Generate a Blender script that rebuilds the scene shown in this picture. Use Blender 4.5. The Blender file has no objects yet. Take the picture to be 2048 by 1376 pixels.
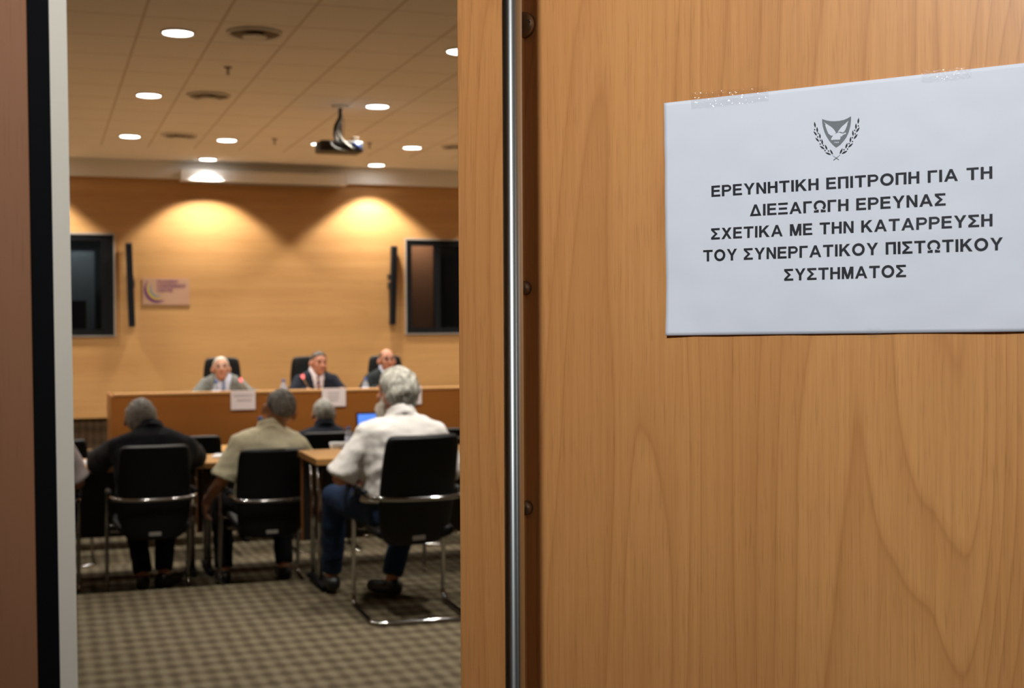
import bpy, bmesh, math, random
from mathutils import Vector, Matrix, Euler, noise
random.seed(7)
PI = math.pi
S = bpy.context.scene
COL = S.collection

# ------------------------------------------------------------------ camera, world, exposure
FPX, CAMH = 2690.0, 1.48
YAW, PITCH, ROLL = math.radians(19.3), math.atan(36 / 2690.0), 0.0051
_r = Vector((math.cos(YAW), -math.sin(YAW), 0)); _f = Vector((math.sin(YAW), math.cos(YAW), 0)); _u = Vector((0, 0, 1))
FW = _f * math.cos(PITCH) - _u * math.sin(PITCH)
_up = _u * math.cos(PITCH) + _f * math.sin(PITCH)
RT = _r * math.cos(ROLL) - _up * math.sin(ROLL)
UP = _up * math.cos(ROLL) + _r * math.sin(ROLL)
CAM = Vector((0, 0, CAMH))
cd = bpy.data.cameras.new('camera'); cam = bpy.data.objects.new('camera', cd); COL.objects.link(cam)
m = Matrix.Identity(4)
for i in range(3):
    m[i][0], m[i][1], m[i][2], m[i][3] = RT[i], UP[i], -FW[i], CAM[i]
cam.matrix_world = m
cd.sensor_width = 36.0; cd.sensor_fit = 'HORIZONTAL'; cd.lens = 36.0 * FPX / 2048.0
cd.clip_start = 0.02
cd.dof.use_dof = True; cd.dof.focus_distance = 1.22; cd.dof.aperture_fstop = 12.0; cd.dof.aperture_blades = 0
S.camera = cam

w = bpy.data.worlds.new('world'); S.world = w; w.use_nodes = True
w.node_tree.nodes['Background'].inputs[0].default_value = (0.02, 0.018, 0.016, 1)
w.node_tree.nodes['Background'].inputs[1].default_value = 1.0
S.view_settings.view_transform = 'Standard'; S.view_settings.look = 'None'
S.view_settings.gamma = 1.0; S.view_settings.use_curve_mapping = False
S.view_settings.exposure = 0.0

def ray(px, py):
    return FW + RT * ((px - 1024) / FPX) + UP * ((688 - py) / FPX)
def on_z(px, py, z):
    d = ray(px, py); return CAM + d * ((z - CAMH) / d.z)
def on_y(px, py, y):
    d = ray(px, py); return CAM + d * (y / d.y)

# room dimensions (metres)
CEIL, WALL_Y, FRONT_Y = 3.29, 15.07, 0.572
XL, XR = -4.2, 9.0
COR_CEIL = 2.62

def area(name, loc, size, power, col=(1, 1, 1), rot=(0, 0, 0), shape='DISK', size_y=None, spread=180, parent=None):
    l = bpy.data.lights.new(name, 'AREA'); l.shape = shape; l.size = size
    if size_y: l.size_y = size_y
    l.energy = power; l.color = col; l.spread = math.radians(spread)
    o = bpy.data.objects.new(name, l); COL.objects.link(o); o.location = loc; o.rotation_euler = rot
    if parent: o.parent = parent
    return o
# unseen corridor lamps: first behind camera left, second added as fill
COR_LIGHTS = [((-0.52, -0.10), 104.0), ((1.2, -1.9), 25.0)]
COR_COL = (0.92, 0.97, 1.05)
for (lx, ly), e in COR_LIGHTS:
    l = bpy.data.lights.new('corridor_unseen_light', 'SPOT'); l.spot_size = math.radians(100); l.spot_blend = 1.0; l.energy = e; l.color = COR_COL; l.shadow_soft_size = 0.10
    o = bpy.data.objects.new('corridor_unseen_light', l); COL.objects.link(o); o.location = (lx, ly, COR_CEIL - 0.20)
    o.rotation_euler = (Vector((0.55, 1.15, 2.15)) - o.location).to_track_quat('-Z', 'Y').to_euler()
LAMP_COL = (1.0, 0.94, 0.85)

# ------------------------------------------------------------------ materials
def mat(name, col, rough=0.6, metal=0.0, spec=0.5, var=0.0, vscale=(8, 8, 8), bump=0.0, bscale=60.0, emit=None, estr=0.0, sheen=0.0):
    m = bpy.data.materials.new(name); m.use_nodes = True
    nt = m.node_tree; b = nt.nodes['Principled BSDF']
    b.inputs['Base Color'].default_value = (*col, 1); b.inputs['Roughness'].default_value = rough
    b.inputs['Metallic'].default_value = metal; b.inputs['Specular IOR Level'].default_value = spec
    if sheen: b.inputs['Sheen Weight'].default_value = sheen
    tc = nt.nodes.new('ShaderNodeTexCoord')
    if var:
        mp = nt.nodes.new('ShaderNodeMapping'); mp.inputs['Scale'].default_value = vscale
        n = nt.nodes.new('ShaderNodeTexNoise'); n.inputs['Scale'].default_value = 1.0; n.inputs['Detail'].default_value = 5
        r = nt.nodes.new('ShaderNodeValToRGB')
        r.color_ramp.elements[0].position = 0.3; r.color_ramp.elements[1].position = 0.7
        r.color_ramp.elements[0].color = (*[c * (1 - var) for c in col], 1)
        r.color_ramp.elements[1].color = (*[min(1, c * (1 + var)) for c in col], 1)
        nt.links.new(tc.outputs['Object'], mp.inputs[0]); nt.links.new(mp.outputs[0], n.inputs[0])
        nt.links.new(n.outputs[0], r.inputs[0]); nt.links.new(r.outputs[0], b.inputs['Base Color'])
    if bump:
        n2 = nt.nodes.new('ShaderNodeTexNoise'); n2.inputs['Scale'].default_value = bscale; n2.inputs['Detail'].default_value = 3
        bp = nt.nodes.new('ShaderNodeBump'); bp.inputs['Strength'].default_value = bump; bp.inputs['Distance'].default_value = 0.02
        nt.links.new(tc.outputs['Object'], n2.inputs[0]); nt.links.new(n2.outputs[0], bp.inputs['Height'])
        nt.links.new(bp.outputs[0], b.inputs['Normal'])
    if emit:
        b.inputs['Emission Color'].default_value = (*emit, 1); b.inputs['Emission Strength'].default_value = estr
    return m

class NT:
    """small helper to wire math nodes"""
    def __init__(s, m): s.t = m.node_tree; s.b = s.t.nodes['Principled BSDF']
    def n(s, typ, **kw):
        x = s.t.nodes.new(typ)
        for k, v in kw.items(): setattr(x, k, v)
        return x
    def put(s, sock, v):
        if isinstance(v, (int, float)): sock.default_value = v
        elif isinstance(v, tuple): sock.default_value = v
        else: s.t.links.new(v, sock)
    def m(s, op, a, b=0.0, c=0.0):
        x = s.n('ShaderNodeMath', operation=op); s.put(x.inputs[0], a); s.put(x.inputs[1], b); s.put(x.inputs[2], c); return x.outputs[0]
    def coord(s, kind='Object', scale=(1, 1, 1), loc=(0, 0, 0)):
        t = s.n('ShaderNodeTexCoord'); mp = s.n('ShaderNodeMapping'); mp.inputs['Scale'].default_value = scale; mp.inputs['Location'].default_value = loc
        s.t.links.new(t.outputs[kind], mp.inputs[0]); return mp.outputs[0]
    def noise(s, vec, scale=1.0, detail=3.0, rough=0.5, dist=0.0):
        x = s.n('ShaderNodeTexNoise'); s.put(x.inputs['Vector'], vec); x.inputs['Scale'].default_value = scale
        x.inputs['Detail'].default_value = detail; x.inputs['Roughness'].default_value = rough; x.inputs['Distortion'].default_value = dist
        return x.outputs[0]
    def ramp(s, fac, stops, interp='LINEAR'):
        x = s.n('ShaderNodeValToRGB'); s.put(x.inputs[0], fac); cr = x.color_ramp; cr.interpolation = interp
        while len(cr.elements) < len(stops): cr.elements.new(0.5)
        for e, (p, c) in zip(cr.elements, stops): e.position = p; e.color = (*c, 1)
        return x.outputs[0]
    def mix(s, fac, a, b, mode='MIX'):
        x = s.n('ShaderNodeMix', data_type='RGBA', blend_type=mode); s.put(x.inputs[0], fac)
        for sock, v in ((x.inputs[6], a), (x.inputs[7], b)):
            s.put(sock, (*v, 1) if isinstance(v, tuple) and len(v) == 3 else v)
        return x.outputs[2]
    def sep(s, vec):
        x = s.n('ShaderNodeSeparateXYZ'); s.t.links.new(vec, x.inputs[0]); return x.outputs

def beech(name, light, dark, along='Z', rings=9.0, rough=0.38, offs=(0, 0, 0), across=5.0, run=0.75, line=0.55, fine=0.35):
    """laminate with cathedral growth rings: contour lines of a noise stretched along the grain"""
    m = bpy.data.materials.new(name); m.use_nodes = True; k = NT(m); k.b.inputs['Roughness'].default_value = rough
    def sc(a, b): return {'Z': (a, a, b), 'X': (b, a, a), 'Y': (a, b, a)}[along]
    n1 = k.noise(k.coord(scale=sc(across, run), loc=offs), 1.0, 1.6, 0.45, 0.25)
    n2 = k.noise(k.coord(scale=sc(across * 3.2, run * 2.2), loc=offs), 1.0, 2.0, 0.5)
    v = k.m('MULTIPLY', k.m('ADD', n1, k.m('MULTIPLY', n2, 0.035)), rings)
    fr = k.m('FRACT', v)
    ring = k.ramp(fr, [(0.0, (1, 1, 1)), (0.08, (0.5,) * 3), (0.35, (0.2,) * 3), (0.85, (0.0,) * 3), (0.95, (0.35,) * 3), (1.0, (1, 1, 1))])
    tone = k.noise(k.coord(scale=sc(across * 1.3, run * 0.35), loc=offs), 1.0, 2.0, 0.5)
    streak = k.noise(k.coord(scale=sc(230, 5.0), loc=offs), 1.0, 3.0, 0.6)
    pores = k.noise(k.coord(scale=sc(620, 26.0), loc=offs), 1.0, 1.0, 0.5)
    base = k.ramp(tone, [(0.32, tuple(0.55 * a + 0.45 * b for a, b in zip(light, dark))), (0.66, light)])
    c = k.mix(k.m('MULTIPLY', ring, line), base, dark)
    c = k.mix(k.m('MULTIPLY', k.ramp(streak, [(0.42, (0,) * 3), (0.75, (1,) * 3)]), fine), c, dark)
    c = k.mix(k.m('MULTIPLY', k.ramp(pores, [(0.56, (0,) * 3), (0.72, (1,) * 3)]), 0.22), c, tuple(d * 0.6 for d in dark))
    k.t.links.new(c, k.b.inputs['Base Color'])
    return m

M = {}
M['door'] = beech('beech_laminate', (0.81, 0.380, 0.120), (0.48, 0.18, 0.046), 'Z', rings=30, run=0.6, line=0.5)
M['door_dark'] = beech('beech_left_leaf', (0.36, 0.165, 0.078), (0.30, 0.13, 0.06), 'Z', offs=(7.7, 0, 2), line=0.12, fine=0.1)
M['door_trim'] = beech('beech_stile', (0.79, 0.368, 0.116), (0.48, 0.18, 0.046), 'Z', offs=(3.3, 1.2, 4.1), rings=30, run=0.45, line=0.5)
M['wall_wood'] = beech('wall_veneer', (0.54, 0.30, 0.112), (0.38, 0.185, 0.058), 'X', rings=5, across=9.0, run=0.7, line=0.35, fine=0.3, rough=0.45)
M['desk_wood'] = beech('desk_veneer', (0.27, 0.095, 0.015), (0.20, 0.068, 0.010), 'X', rings=3, across=4.0, run=0.5, line=0.25, fine=0.3, rough=0.4)
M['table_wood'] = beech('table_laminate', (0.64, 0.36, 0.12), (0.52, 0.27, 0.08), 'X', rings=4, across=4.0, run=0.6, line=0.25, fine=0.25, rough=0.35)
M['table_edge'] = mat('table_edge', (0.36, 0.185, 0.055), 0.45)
M['panel_wood'] = mat('panel_wood', (0.34, 0.13, 0.035), 0.5)
M['panel_dark'] = mat('panel_dark', (0.016, 0.012, 0.010), 0.6)
M['corridor'] = mat('corridor_paint', (0.20, 0.165, 0.13), 0.8)
M['black'] = mat('black_rubber', (0.0025, 0.003, 0.0035), 0.55, spec=0.15)
M['leather'] = mat('black_leather', (0.0022, 0.0028, 0.0036), 0.5, spec=0.28, bump=0.12, bscale=180)
M['chrome'] = mat('chrome', (0.42, 0.42, 0.42), 0.10, 1.0)
M['steel'] = mat('brushed_steel', (0.52, 0.53, 0.49), 0.17, 1.0)
_b = M['steel'].node_tree.nodes['Principled BSDF']; _b.inputs['Roughness'].default_value = 0.42; _b.inputs['Anisotropic'].default_value = 0.82; _b.inputs['Anisotropic Rotation'].default_value = 0.25
_t = M['steel'].node_tree.nodes.new('ShaderNodeTangent'); _t.direction_type = 'RADIAL'; _t.axis = 'Z'; M['steel'].node_tree.links.new(_t.outputs[0], _b.inputs['Tangent'])
M['bronze'] = mat('dark_bronze', (0.13, 0.10, 0.075), 0.35, 0.8)
M['bolt'] = mat('bolt_bronze', (0.30, 0.21, 0.13), 0.45, 0.75)
M['white_trim'] = mat('white_trim', (0.82, 0.75, 0.60), 0.55)
M['white'] = mat('white_paint', (0.78, 0.76, 0.72), 0.6)
M['frame_black'] = mat('frame_black', (0.004, 0.0045, 0.0055), 0.6, spec=0.15)
M['speaker'] = mat('speaker_black', (0.008, 0.008, 0.009), 0.6)
M['paper'] = mat('printer_paper', (0.83, 0.84, 0.86), 0.75, var=0.012, vscale=(7, 7, 7))
M['card'] = mat('card_paper', (0.72, 0.66, 0.68), 0.8)
M['ink'] = mat('black_ink', (0.012, 0.012, 0.014), 0.6)
M['crest_grey'] = mat('crest_grey', (0.20, 0.215, 0.215), 0.7)
M['ink_soft'] = mat('printed_grey', (0.46, 0.42, 0.45), 0.8)
M['skin'] = mat('skin', (0.50, 0.235, 0.14), 0.5, var=0.08, vscale=(20, 20, 20))
M['skin_red'] = mat('skin_ruddy', (0.50, 0.22, 0.135), 0.5, var=0.08, vscale=(20, 20, 20))
M['skin_tan'] = mat('skin_tan', (0.43, 0.205, 0.12), 0.5, var=0.08, vscale=(20, 20, 20))
M['lips'] = mat('lips', (0.36, 0.11, 0.08), 0.5)
M['eye'] = mat('eye_dark', (0.03, 0.02, 0.018), 0.2)
M['glasses'] = mat('glasses_rim', (0.05, 0.025, 0.02), 0.3)
M['shoe'] = mat('shoe_black', (0.010, 0.010, 0.010), 0.4)
M['lamp'] = mat('lamp_lens', (0.9, 0.9, 0.9), 0.5, emit=(1.0, 0.98, 0.95), estr=14.0)
M['diff_dark'] = mat('diffuser_painted_shade', (0.17, 0.125, 0.08), 0.7)
M['pole'] = mat('pole_dark', (0.012, 0.012, 0.013), 0.5)
M['cable'] = mat('cable_grey', (0.15, 0.15, 0.12), 0.5)
M['lens_blue'] = mat('projector_lens', (0.05, 0.08, 0.22), 0.25)
M['screen'] = mat('laptop_screen', (0.05, 0.1, 0.3), 0.3, emit=(0.10, 0.28, 1.0), estr=0.95)
M['led'] = mat('red_ring', (0.8, 0.1, 0.1), 0.4, emit=(1.0, 0.22, 0.2), estr=1.3)
M['blue_cap'] = mat('blue_cap', (0.03, 0.12, 0.45), 0.4)
M['booth'] = mat('booth_dark', (0.05, 0.055, 0.058), 0.8)
M['booth_grey'] = mat('booth_panel', (0.13, 0.15, 0.155), 0.7)
M['booth_brown'] = mat('booth_brown', (0.20, 0.11, 0.06), 0.7)
M['plinth'] = mat('tile_grey', (0.35, 0.33, 0.3), 0.6)
M['plaque'] = mat('plaque_translucent', (0.44, 0.26, 0.17), 0.3)
M['purple'] = mat('logo_purple', (0.11, 0.022, 0.13), 0.4)
M['mauve'] = mat('logo_mauve', (0.19, 0.06, 0.14), 0.4)
M['yellow'] = mat('logo_yellow', (0.50, 0.34, 0.04), 0.4)
M['teal'] = mat('logo_teal', (0.13, 0.22, 0.24), 0.4)
M['tag'] = mat('tag_grey', (0.35, 0.33, 0.30), 0.5)

def glassmat(name, col, alpha, rough=0.02):
    m = mat(name, col, rough); b = m.node_tree.nodes['Principled BSDF']
    b.inputs['Alpha'].default_value = alpha; b.inputs['Specular IOR Level'].default_value = 0.5
    return m
M['pane'] = glassmat('booth_glass', (0.004, 0.005, 0.006), 0.30)
M['bottle'] = glassmat('bottle_plastic', (0.55, 0.62, 0.75), 0.55, 0.1)
def tape_mat():
    m = bpy.data.materials.new('clear_tape'); m.use_nodes = True; nt = m.node_tree; nt.nodes.clear()
    o = nt.nodes.new('ShaderNodeOutputMaterial'); mx = nt.nodes.new('ShaderNodeMixShader'); mx.inputs[0].default_value = 0.07
    a = nt.nodes.new('ShaderNodeBsdfTransparent'); g = nt.nodes.new('ShaderNodeBsdfGlossy'); g.inputs['Roughness'].default_value = 0.12
    nt.links.new(a.outputs[0], mx.inputs[1]); nt.links.new(g.outputs[0], mx.inputs[2]); nt.links.new(mx.outputs[0], o.inputs[0]); return m
M['tape'] = tape_mat()

def carpet_mat(name, ca, cb, cc):
    m = bpy.data.materials.new(name); m.use_nodes = True; k = NT(m); k.b.inputs['Roughness'].default_value = 0.95
    k.b.inputs['Specular IOR Level'].default_value = 0.1
    x, y, z = k.sep(k.coord())
    w1 = k.noise(k.coord(scale=(3, 3, 3)), 1.0, 2.0)
    hh = k.m('ADD', y, z)
    a = k.m('SINE', k.m('MULTIPLY', k.m('ADD', x, k.m('MULTIPLY', hh, 0.53)), 2 * PI / 0.150))
    b = k.m('SINE', k.m('MULTIPLY', k.m('SUBTRACT', x, k.m('MULTIPLY', hh, 0.53)), 2 * PI / 0.150))
    p = k.m('ADD', k.m('MULTIPLY', k.m('MULTIPLY', a, b), 0.5), 0.5)
    fz = k.noise(k.coord(scale=(180, 180, 180)), 1.0, 2.0)
    p2 = k.m('ADD', p, k.m('ADD', k.m('MULTIPLY', k.m('SUBTRACT', fz, 0.5), 0.7), k.m('MULTIPLY', k.m('SUBTRACT', k.noise(k.coord(scale=(22, 11, 22)), 1.0, 2.0), 0.5), 0.8)))
    c = k.ramp(p2, [(0.12, cb), (0.5, ca), (0.9, cc)])
    bl = k.noise(k.coord(scale=(14, 14, 14)), 1.0, 2.0)
    c = k.mix(k.m('MULTIPLY', bl, 0.35), c, tuple(v * 0.8 for v in ca))
    k.t.links.new(c, k.b.inputs['Base Color'])
    return m
M['carpet'] = carpet_mat('carpet', (0.120, 0.097, 0.060), (0.066, 0.051, 0.033), (0.172, 0.146, 0.096))
M['carpet_dark'] = carpet_mat('dark_lattice_cloth', (0.06, 0.038, 0.020), (0.035, 0.022, 0.012), (0.085, 0.055, 0.032))

def ceiling_mat():
    m = bpy.data.materials.new('ceiling_tiles'); m.use_nodes = True; k = NT(m); k.b.inputs['Roughness'].default_value = 0.85
    x, y, z = k.sep(k.coord())
    def lines(v, off, per, wd):
        f = k.m('FRACT', k.m('DIVIDE', k.m('ADD', k.m('SUBTRACT', v, off), 50 * per), per))
        d = k.m('MULTIPLY', k.m('ABSOLUTE', k.m('SUBTRACT', f, 0.5)), per)          # distance from cell centre
        return k.m('GREATER_THAN', d, per / 2 - wd)
    l = k.m('MAXIMUM', lines(x, 0.578, 0.4505, 0.009), lines(y, 7.51, 0.590, 0.008))
    tiled = k.m('LESS_THAN', y, 13.95)
    n = k.noise(k.coord(scale=(1.2, 1.2, 1.2)), 1.0, 3.0)
    base = k.ramp(n, [(0.3, (0.87, 0.835, 0.79)), (0.7, (0.89, 0.855, 0.81))])
    c = k.mix(k.m('MULTIPLY', k.m('MULTIPLY', l, tiled), 0.5), base, (0.42, 0.31, 0.20))
    k.t.links.new(c, k.b.inputs['Base Color'])
    return m
M['ceiling'] = ceiling_mat()

def hair_mat(name, a, b):
    m = bpy.data.materials.new(name); m.use_nodes = True; k = NT(m); k.b.inputs['Roughness'].default_value = 0.6
    n = k.noise(k.coord(scale=(28, 28, 12)), 1.0, 4.0, 0.6, 1.0)
    c = k.ramp(n, [(0.35, a), (0.65, b)])
    k.t.links.new(c, k.b.inputs['Base Color'])
    bp = k.n('ShaderNodeBump'); bp.inputs['Strength'].default_value = 0.6; bp.inputs['Distance'].default_value = 0.02
    k.t.links.new(n, bp.inputs['Height']); k.t.links.new(bp.outputs[0], k.b.inputs['Normal'])
    return m
M['hair_grey'] = hair_mat('hair_grey', (0.15, 0.145, 0.125), (0.40, 0.385, 0.34))
M['hair_white'] = hair_mat('hair_white', (0.20, 0.19, 0.155), (0.56, 0.54, 0.475))
M['hair_dark'] = hair_mat('hair_dark', (0.085, 0.082, 0.075), (0.25, 0.24, 0.215))
M['hair_pale'] = hair_mat('hair_pale', (0.55, 0.50, 0.42), (0.75, 0.70, 0.60))
M['hair_black'] = hair_mat('hair_black', (0.02, 0.016, 0.013), (0.06, 0.05, 0.04))
def cloth(name, col, bump=0.5, bs=9): return mat(name, col, 0.9, spec=0.2, var=0.08, vscale=(14, 14, 14), bump=bump, bscale=bs)
M['shirt_black'] = cloth('black_shirt', (0.014, 0.016, 0.020))
M['shirt_khaki'] = cloth('khaki_polo', (0.84, 0.79, 0.56))
M['shirt_white'] = cloth('white_shirt', (0.66, 0.635, 0.61))
M['shirt_blue'] = cloth('pale_blue_shirt', (0.62, 0.66, 0.80))
M['shirt_cream'] = cloth('cream_white_shirt', (0.75, 0.68, 0.70))
M['suit_navy'] = cloth('navy_suit', (0.012, 0.015, 0.024))
M['suit_char'] = cloth('charcoal_suit', (0.018, 0.022, 0.024))
M['suit_grey'] = cloth('grey_suit', (0.155, 0.16, 0.145))
M['jeans'] = cloth('blue_jeans', (0.012, 0.026, 0.062))
M['trousers'] = cloth('dark_trousers', (0.008, 0.008, 0.010))
M['tie_blue'] = mat('tie_blue', (0.20, 0.26, 0.45), 0.6)
def tie_mat():
    m = bpy.data.materials.new('striped_tie'); m.use_nodes = True; k = NT(m)
    x, y, z = k.sep(k.coord())
    f = k.m('FRACT', k.m('MULTIPLY', k.m('ADD', k.m('MULTIPLY', x, 0.7), z), 17.0))
    k.t.links.new(k.ramp(f, [(0.0, (0.05, 0.02, 0.09)), (0.45, (0.05, 0.02, 0.09)), (0.5, (0.40, 0.26, 0.20)), (1.0, (0.40, 0.26, 0.20))], 'CONSTANT'), k.b.inputs['Base Color'])
    return m
M['tie_stripe'] = tie_mat()

# ------------------------------------------------------------------ mesh helpers
def obj(name, bm, material, parent=None, smooth=True, bevel=0.0, loc=None):
    bmesh.ops.recalc_face_normals(bm, faces=bm.faces[:])
    me = bpy.data.meshes.new(name); bm.to_mesh(me); bm.free()
    o = bpy.data.objects.new(name, me); COL.objects.link(o)
    for mt in (material if isinstance(material, list) else [material]): me.materials.append(mt)
    if smooth: me.polygons.foreach_set('use_smooth', [True] * len(me.polygons))
    if bevel:
        b = o.modifiers.new('bevel', 'BEVEL'); b.width = bevel; b.segments = 3; b.limit_method = 'ANGLE'; b.angle_limit = math.radians(40)
        b.harden_normals = False
    if loc: o.location = loc
    if parent: o.parent = parent
    return o
def tag(o, label=None, cat=None, group=None, kind=None):
    if label: o['label'] = label
    if cat: o['category'] = cat
    if group: o['group'] = group
    if kind: o['kind'] = kind
    return o
def thing(name, label, cat, loc=(0, 0, 0), rz=0.0, group=None):
    o = bpy.data.objects.new(name, None); COL.objects.link(o); o.location = loc; o.rotation_euler = (0, 0, rz)
    o.empty_display_size = 0.1
    return tag(o, label, cat, group)
def struct(name, bm, mt, parent=None, smooth=False, bevel=0.0):
    o = obj(name, bm, mt, parent, smooth, bevel)
    if parent is None: o['kind'] = 'structure'
    return o
def dup(root, label=None, loc=None, rz=None):
    r = root.copy(); COL.objects.link(r)
    if loc: r.location = loc
    if rz is not None: r.rotation_euler = (0, 0, rz)
    if label: r['label'] = label
    for ch in list(root.children):
        c = ch.copy(); COL.objects.link(c); c.parent = r
        for g in list(ch.children):
            d = g.copy(); COL.objects.link(d); d.parent = c
    return r
def BM(): return bmesh.new()
def box(bm, x0, x1, y0, y1, z0, z1, mtx=None):
    vs = [bm.verts.new(Vector(p) if mtx is None else mtx @ Vector(p)) for p in
          ((x0, y0, z0), (x1, y0, z0), (x1, y1, z0), (x0, y1, z0), (x0, y0, z1), (x1, y0, z1), (x1, y1, z1), (x0, y1, z1))]
    for f in ((0, 3, 2, 1), (4, 5, 6, 7), (0, 1, 5, 4), (1, 2, 6, 5), (2, 3, 7, 6), (3, 0, 4, 7)):
        bm.faces.new([vs[i] for i in f])
    return bm
def boxm(*a): return box(BM(), *a)
def frame_of(d):
    d = d.normalized(); a = Vector((0, 0, 1)) if abs(d.z) < 0.9 else Vector((1, 0, 0))
    s = d.cross(a).normalized(); return s, s.cross(d).normalized()
def ringloft(bm, rings, close=True):
    """rings: lists of equal vertex count -> closed tube"""
    R = [[bm.verts.new(p) for p in r] for r in rings]; n = len(R[0])
    for a, b in zip(R, R[1:]):
        for i in range(n): bm.faces.new((a[i], a[(i + 1) % n], b[(i + 1) % n], b[i]))
    if close: bm.faces.new(R[0][::-1]); bm.faces.new(R[-1])
def limb(bm, p0, r0, p1, r1, seg=14, cap0=True, cap1=True):
    p0, p1 = Vector(p0), Vector(p1); d = p1 - p0
    if d.length < 1e-6: return
    s, t = frame_of(d); dn = d.normalized(); rings = []
    def ring(c, r): return [c + (s * math.cos(2 * PI * i / seg) + t * math.sin(2 * PI * i / seg)) * r for i in range(seg)]
    if cap0:
        for a in (80, 60, 40, 20): rings.append(ring(p0 - dn * r0 * math.sin(math.radians(a)), r0 * math.cos(math.radians(a))))
    rings.append(ring(p0, r0)); rings.append(ring(p1, r1))
    if cap1:
        for a in (20, 40, 60, 80): rings.append(ring(p1 + dn * r1 * math.sin(math.radians(a)), r1 * math.cos(math.radians(a))))
    ringloft(bm, rings)
def chain(bm, pts, rads, seg=14):
    for i in range(len(pts) - 1): limb(bm, pts[i], rads[i], pts[i + 1], rads[i + 1], seg)
def ellip(bm, c, r, rot=None, u=20, v=14):
    c = Vector(c); rings = []
    for j in range(1, v):
        a = -PI / 2 + PI * j / v; rings.append([])
        for i in range(u):
            p = Vector((r[0] * math.cos(a) * math.cos(2 * PI * i / u), r[1] * math.cos(a) * math.sin(2 * PI * i / u), r[2] * math.sin(a)))
            rings[-1].append(c + (rot @ p if rot else p))
    ringloft(bm, rings)
def lathe(bm, prof, c=(0, 0, 0), seg=24, mtx=None, close=True):
    c = Vector(c); rings = []
    for r, z in prof:
        ps = [Vector((r * math.cos(2 * PI * i / seg), r * math.sin(2 * PI * i / seg), z)) for i in range(seg)]
        rings.append([c + (mtx @ p if mtx else p) for p in ps])
    ringloft(bm, rings, close)
def fillet(pts, rad, n=6):
    pts = [Vector(p) for p in pts]; out = [pts[0]]
    for a, b, c in zip(pts, pts[1:], pts[2:]):
        r = min(rad, (a - b).length * 0.48, (c - b).length * 0.48)
        p, q = b + (a - b).normalized() * r, b + (c - b).normalized() * r
        for i in range(n + 1):
            t = i / n; out.append(p * (1 - t) ** 2 + b * 2 * t * (1 - t) + q * t * t)
    out.append(pts[-1]); return out
def tube(bm, pts, r, seg=10, rad=0.0):
    pts = fillet(pts, rad) if rad else [Vector(p) for p in pts]
    rings = []; s = None
    for i, p in enumerate(pts):
        d = (pts[min(i + 1, len(pts) - 1)] - pts[max(i - 1, 0)]).normalized()
        if s is None: s, t = frame_of(d)
        else:
            s = (s - d * s.dot(d)).normalized(); t = s.cross(d).normalized()
        rr = r[i] if isinstance(r, (list, tuple)) else r
        rings.append([p + (s * math.cos(2 * PI * k / seg) + t * math.sin(2 * PI * k / seg)) * rr for k in range(seg)])
    ringloft(bm, rings)
def slab(bm, outline, thick, axis='Y'):
    """extrude an outline in the XZ plane (axis Y) or XY plane (axis Z)"""
    def mk(o): return [bm.verts.new((x, o, z) if axis == 'Y' else (x, z, o)) for x, z in outline]
    a, b = mk(0), mk(thick); n = len(a)
    bm.faces.new(a); bm.faces.new(b[::-1])
    for i in range(n): bm.faces.new((a[i], b[i], b[(i + 1) % n], a[(i + 1) % n]))
def rrect(x0, x1, z0, z1, r, n=6):
    out = []
    for cx, cz, a0 in ((x1 - r, z1 - r, 0), (x0 + r, z1 - r, 90), (x0 + r, z0 + r, 180), (x1 - r, z0 + r, 270)):
        for i in range(n + 1):
            a = math.radians(a0 + 90 * i / n); out.append((cx + r * math.cos(a), cz + r * math.sin(a)))
    return out
def solidmesh(name, bm, mt, voxel, smooth=4, parent=None, disp=0.0, dscale=7.0, cut=None, inflate=0.0):
    """fuse overlapping closed pieces into ONE continuous surface"""
    me = bpy.data.meshes.new(name); bmesh.ops.recalc_face_normals(bm, faces=bm.faces[:]); bm.to_mesh(me); bm.free()
    o = bpy.data.objects.new(name, me); COL.objects.link(o)
    md = o.modifiers.new('r', 'REMESH'); md.mode = 'VOXEL'; md.voxel_size = voxel
    if smooth:
        sm = o.modifiers.new('s', 'SMOOTH'); sm.factor = 0.5; sm.iterations = smooth
    dg = bpy.context.evaluated_depsgraph_get(); dg.update()
    nm = bpy.data.meshes.new_from_object(o.evaluated_get(dg)); o.modifiers.clear(); o.data = nm; bpy.data.meshes.remove(me); nm.name = name
    b = BM(); b.from_mesh(nm); b.normal_update()
    if disp:
        for v in b.verts:
            p = v.co * dscale
            f = noise.noise(Vector((p.x * 0.7, p.y * 0.7, p.z * 1.6))) + 0.5 * noise.noise(Vector((p.x * 2 + 9, p.y * 2, p.z * 3)))
            v.co += v.normal * disp * f
    if cut:
        kill = [f for f in b.faces if cut(f.calc_center_median())]
        bmesh.ops.delete(b, geom=kill, context='FACES')
    b.to_mesh(nm); b.free()
    nm.materials.clear(); nm.materials.append(mt)
    nm.polygons.foreach_set('use_smooth', [True] * len(nm.polygons))
    if parent: o.parent = parent
    return o

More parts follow.
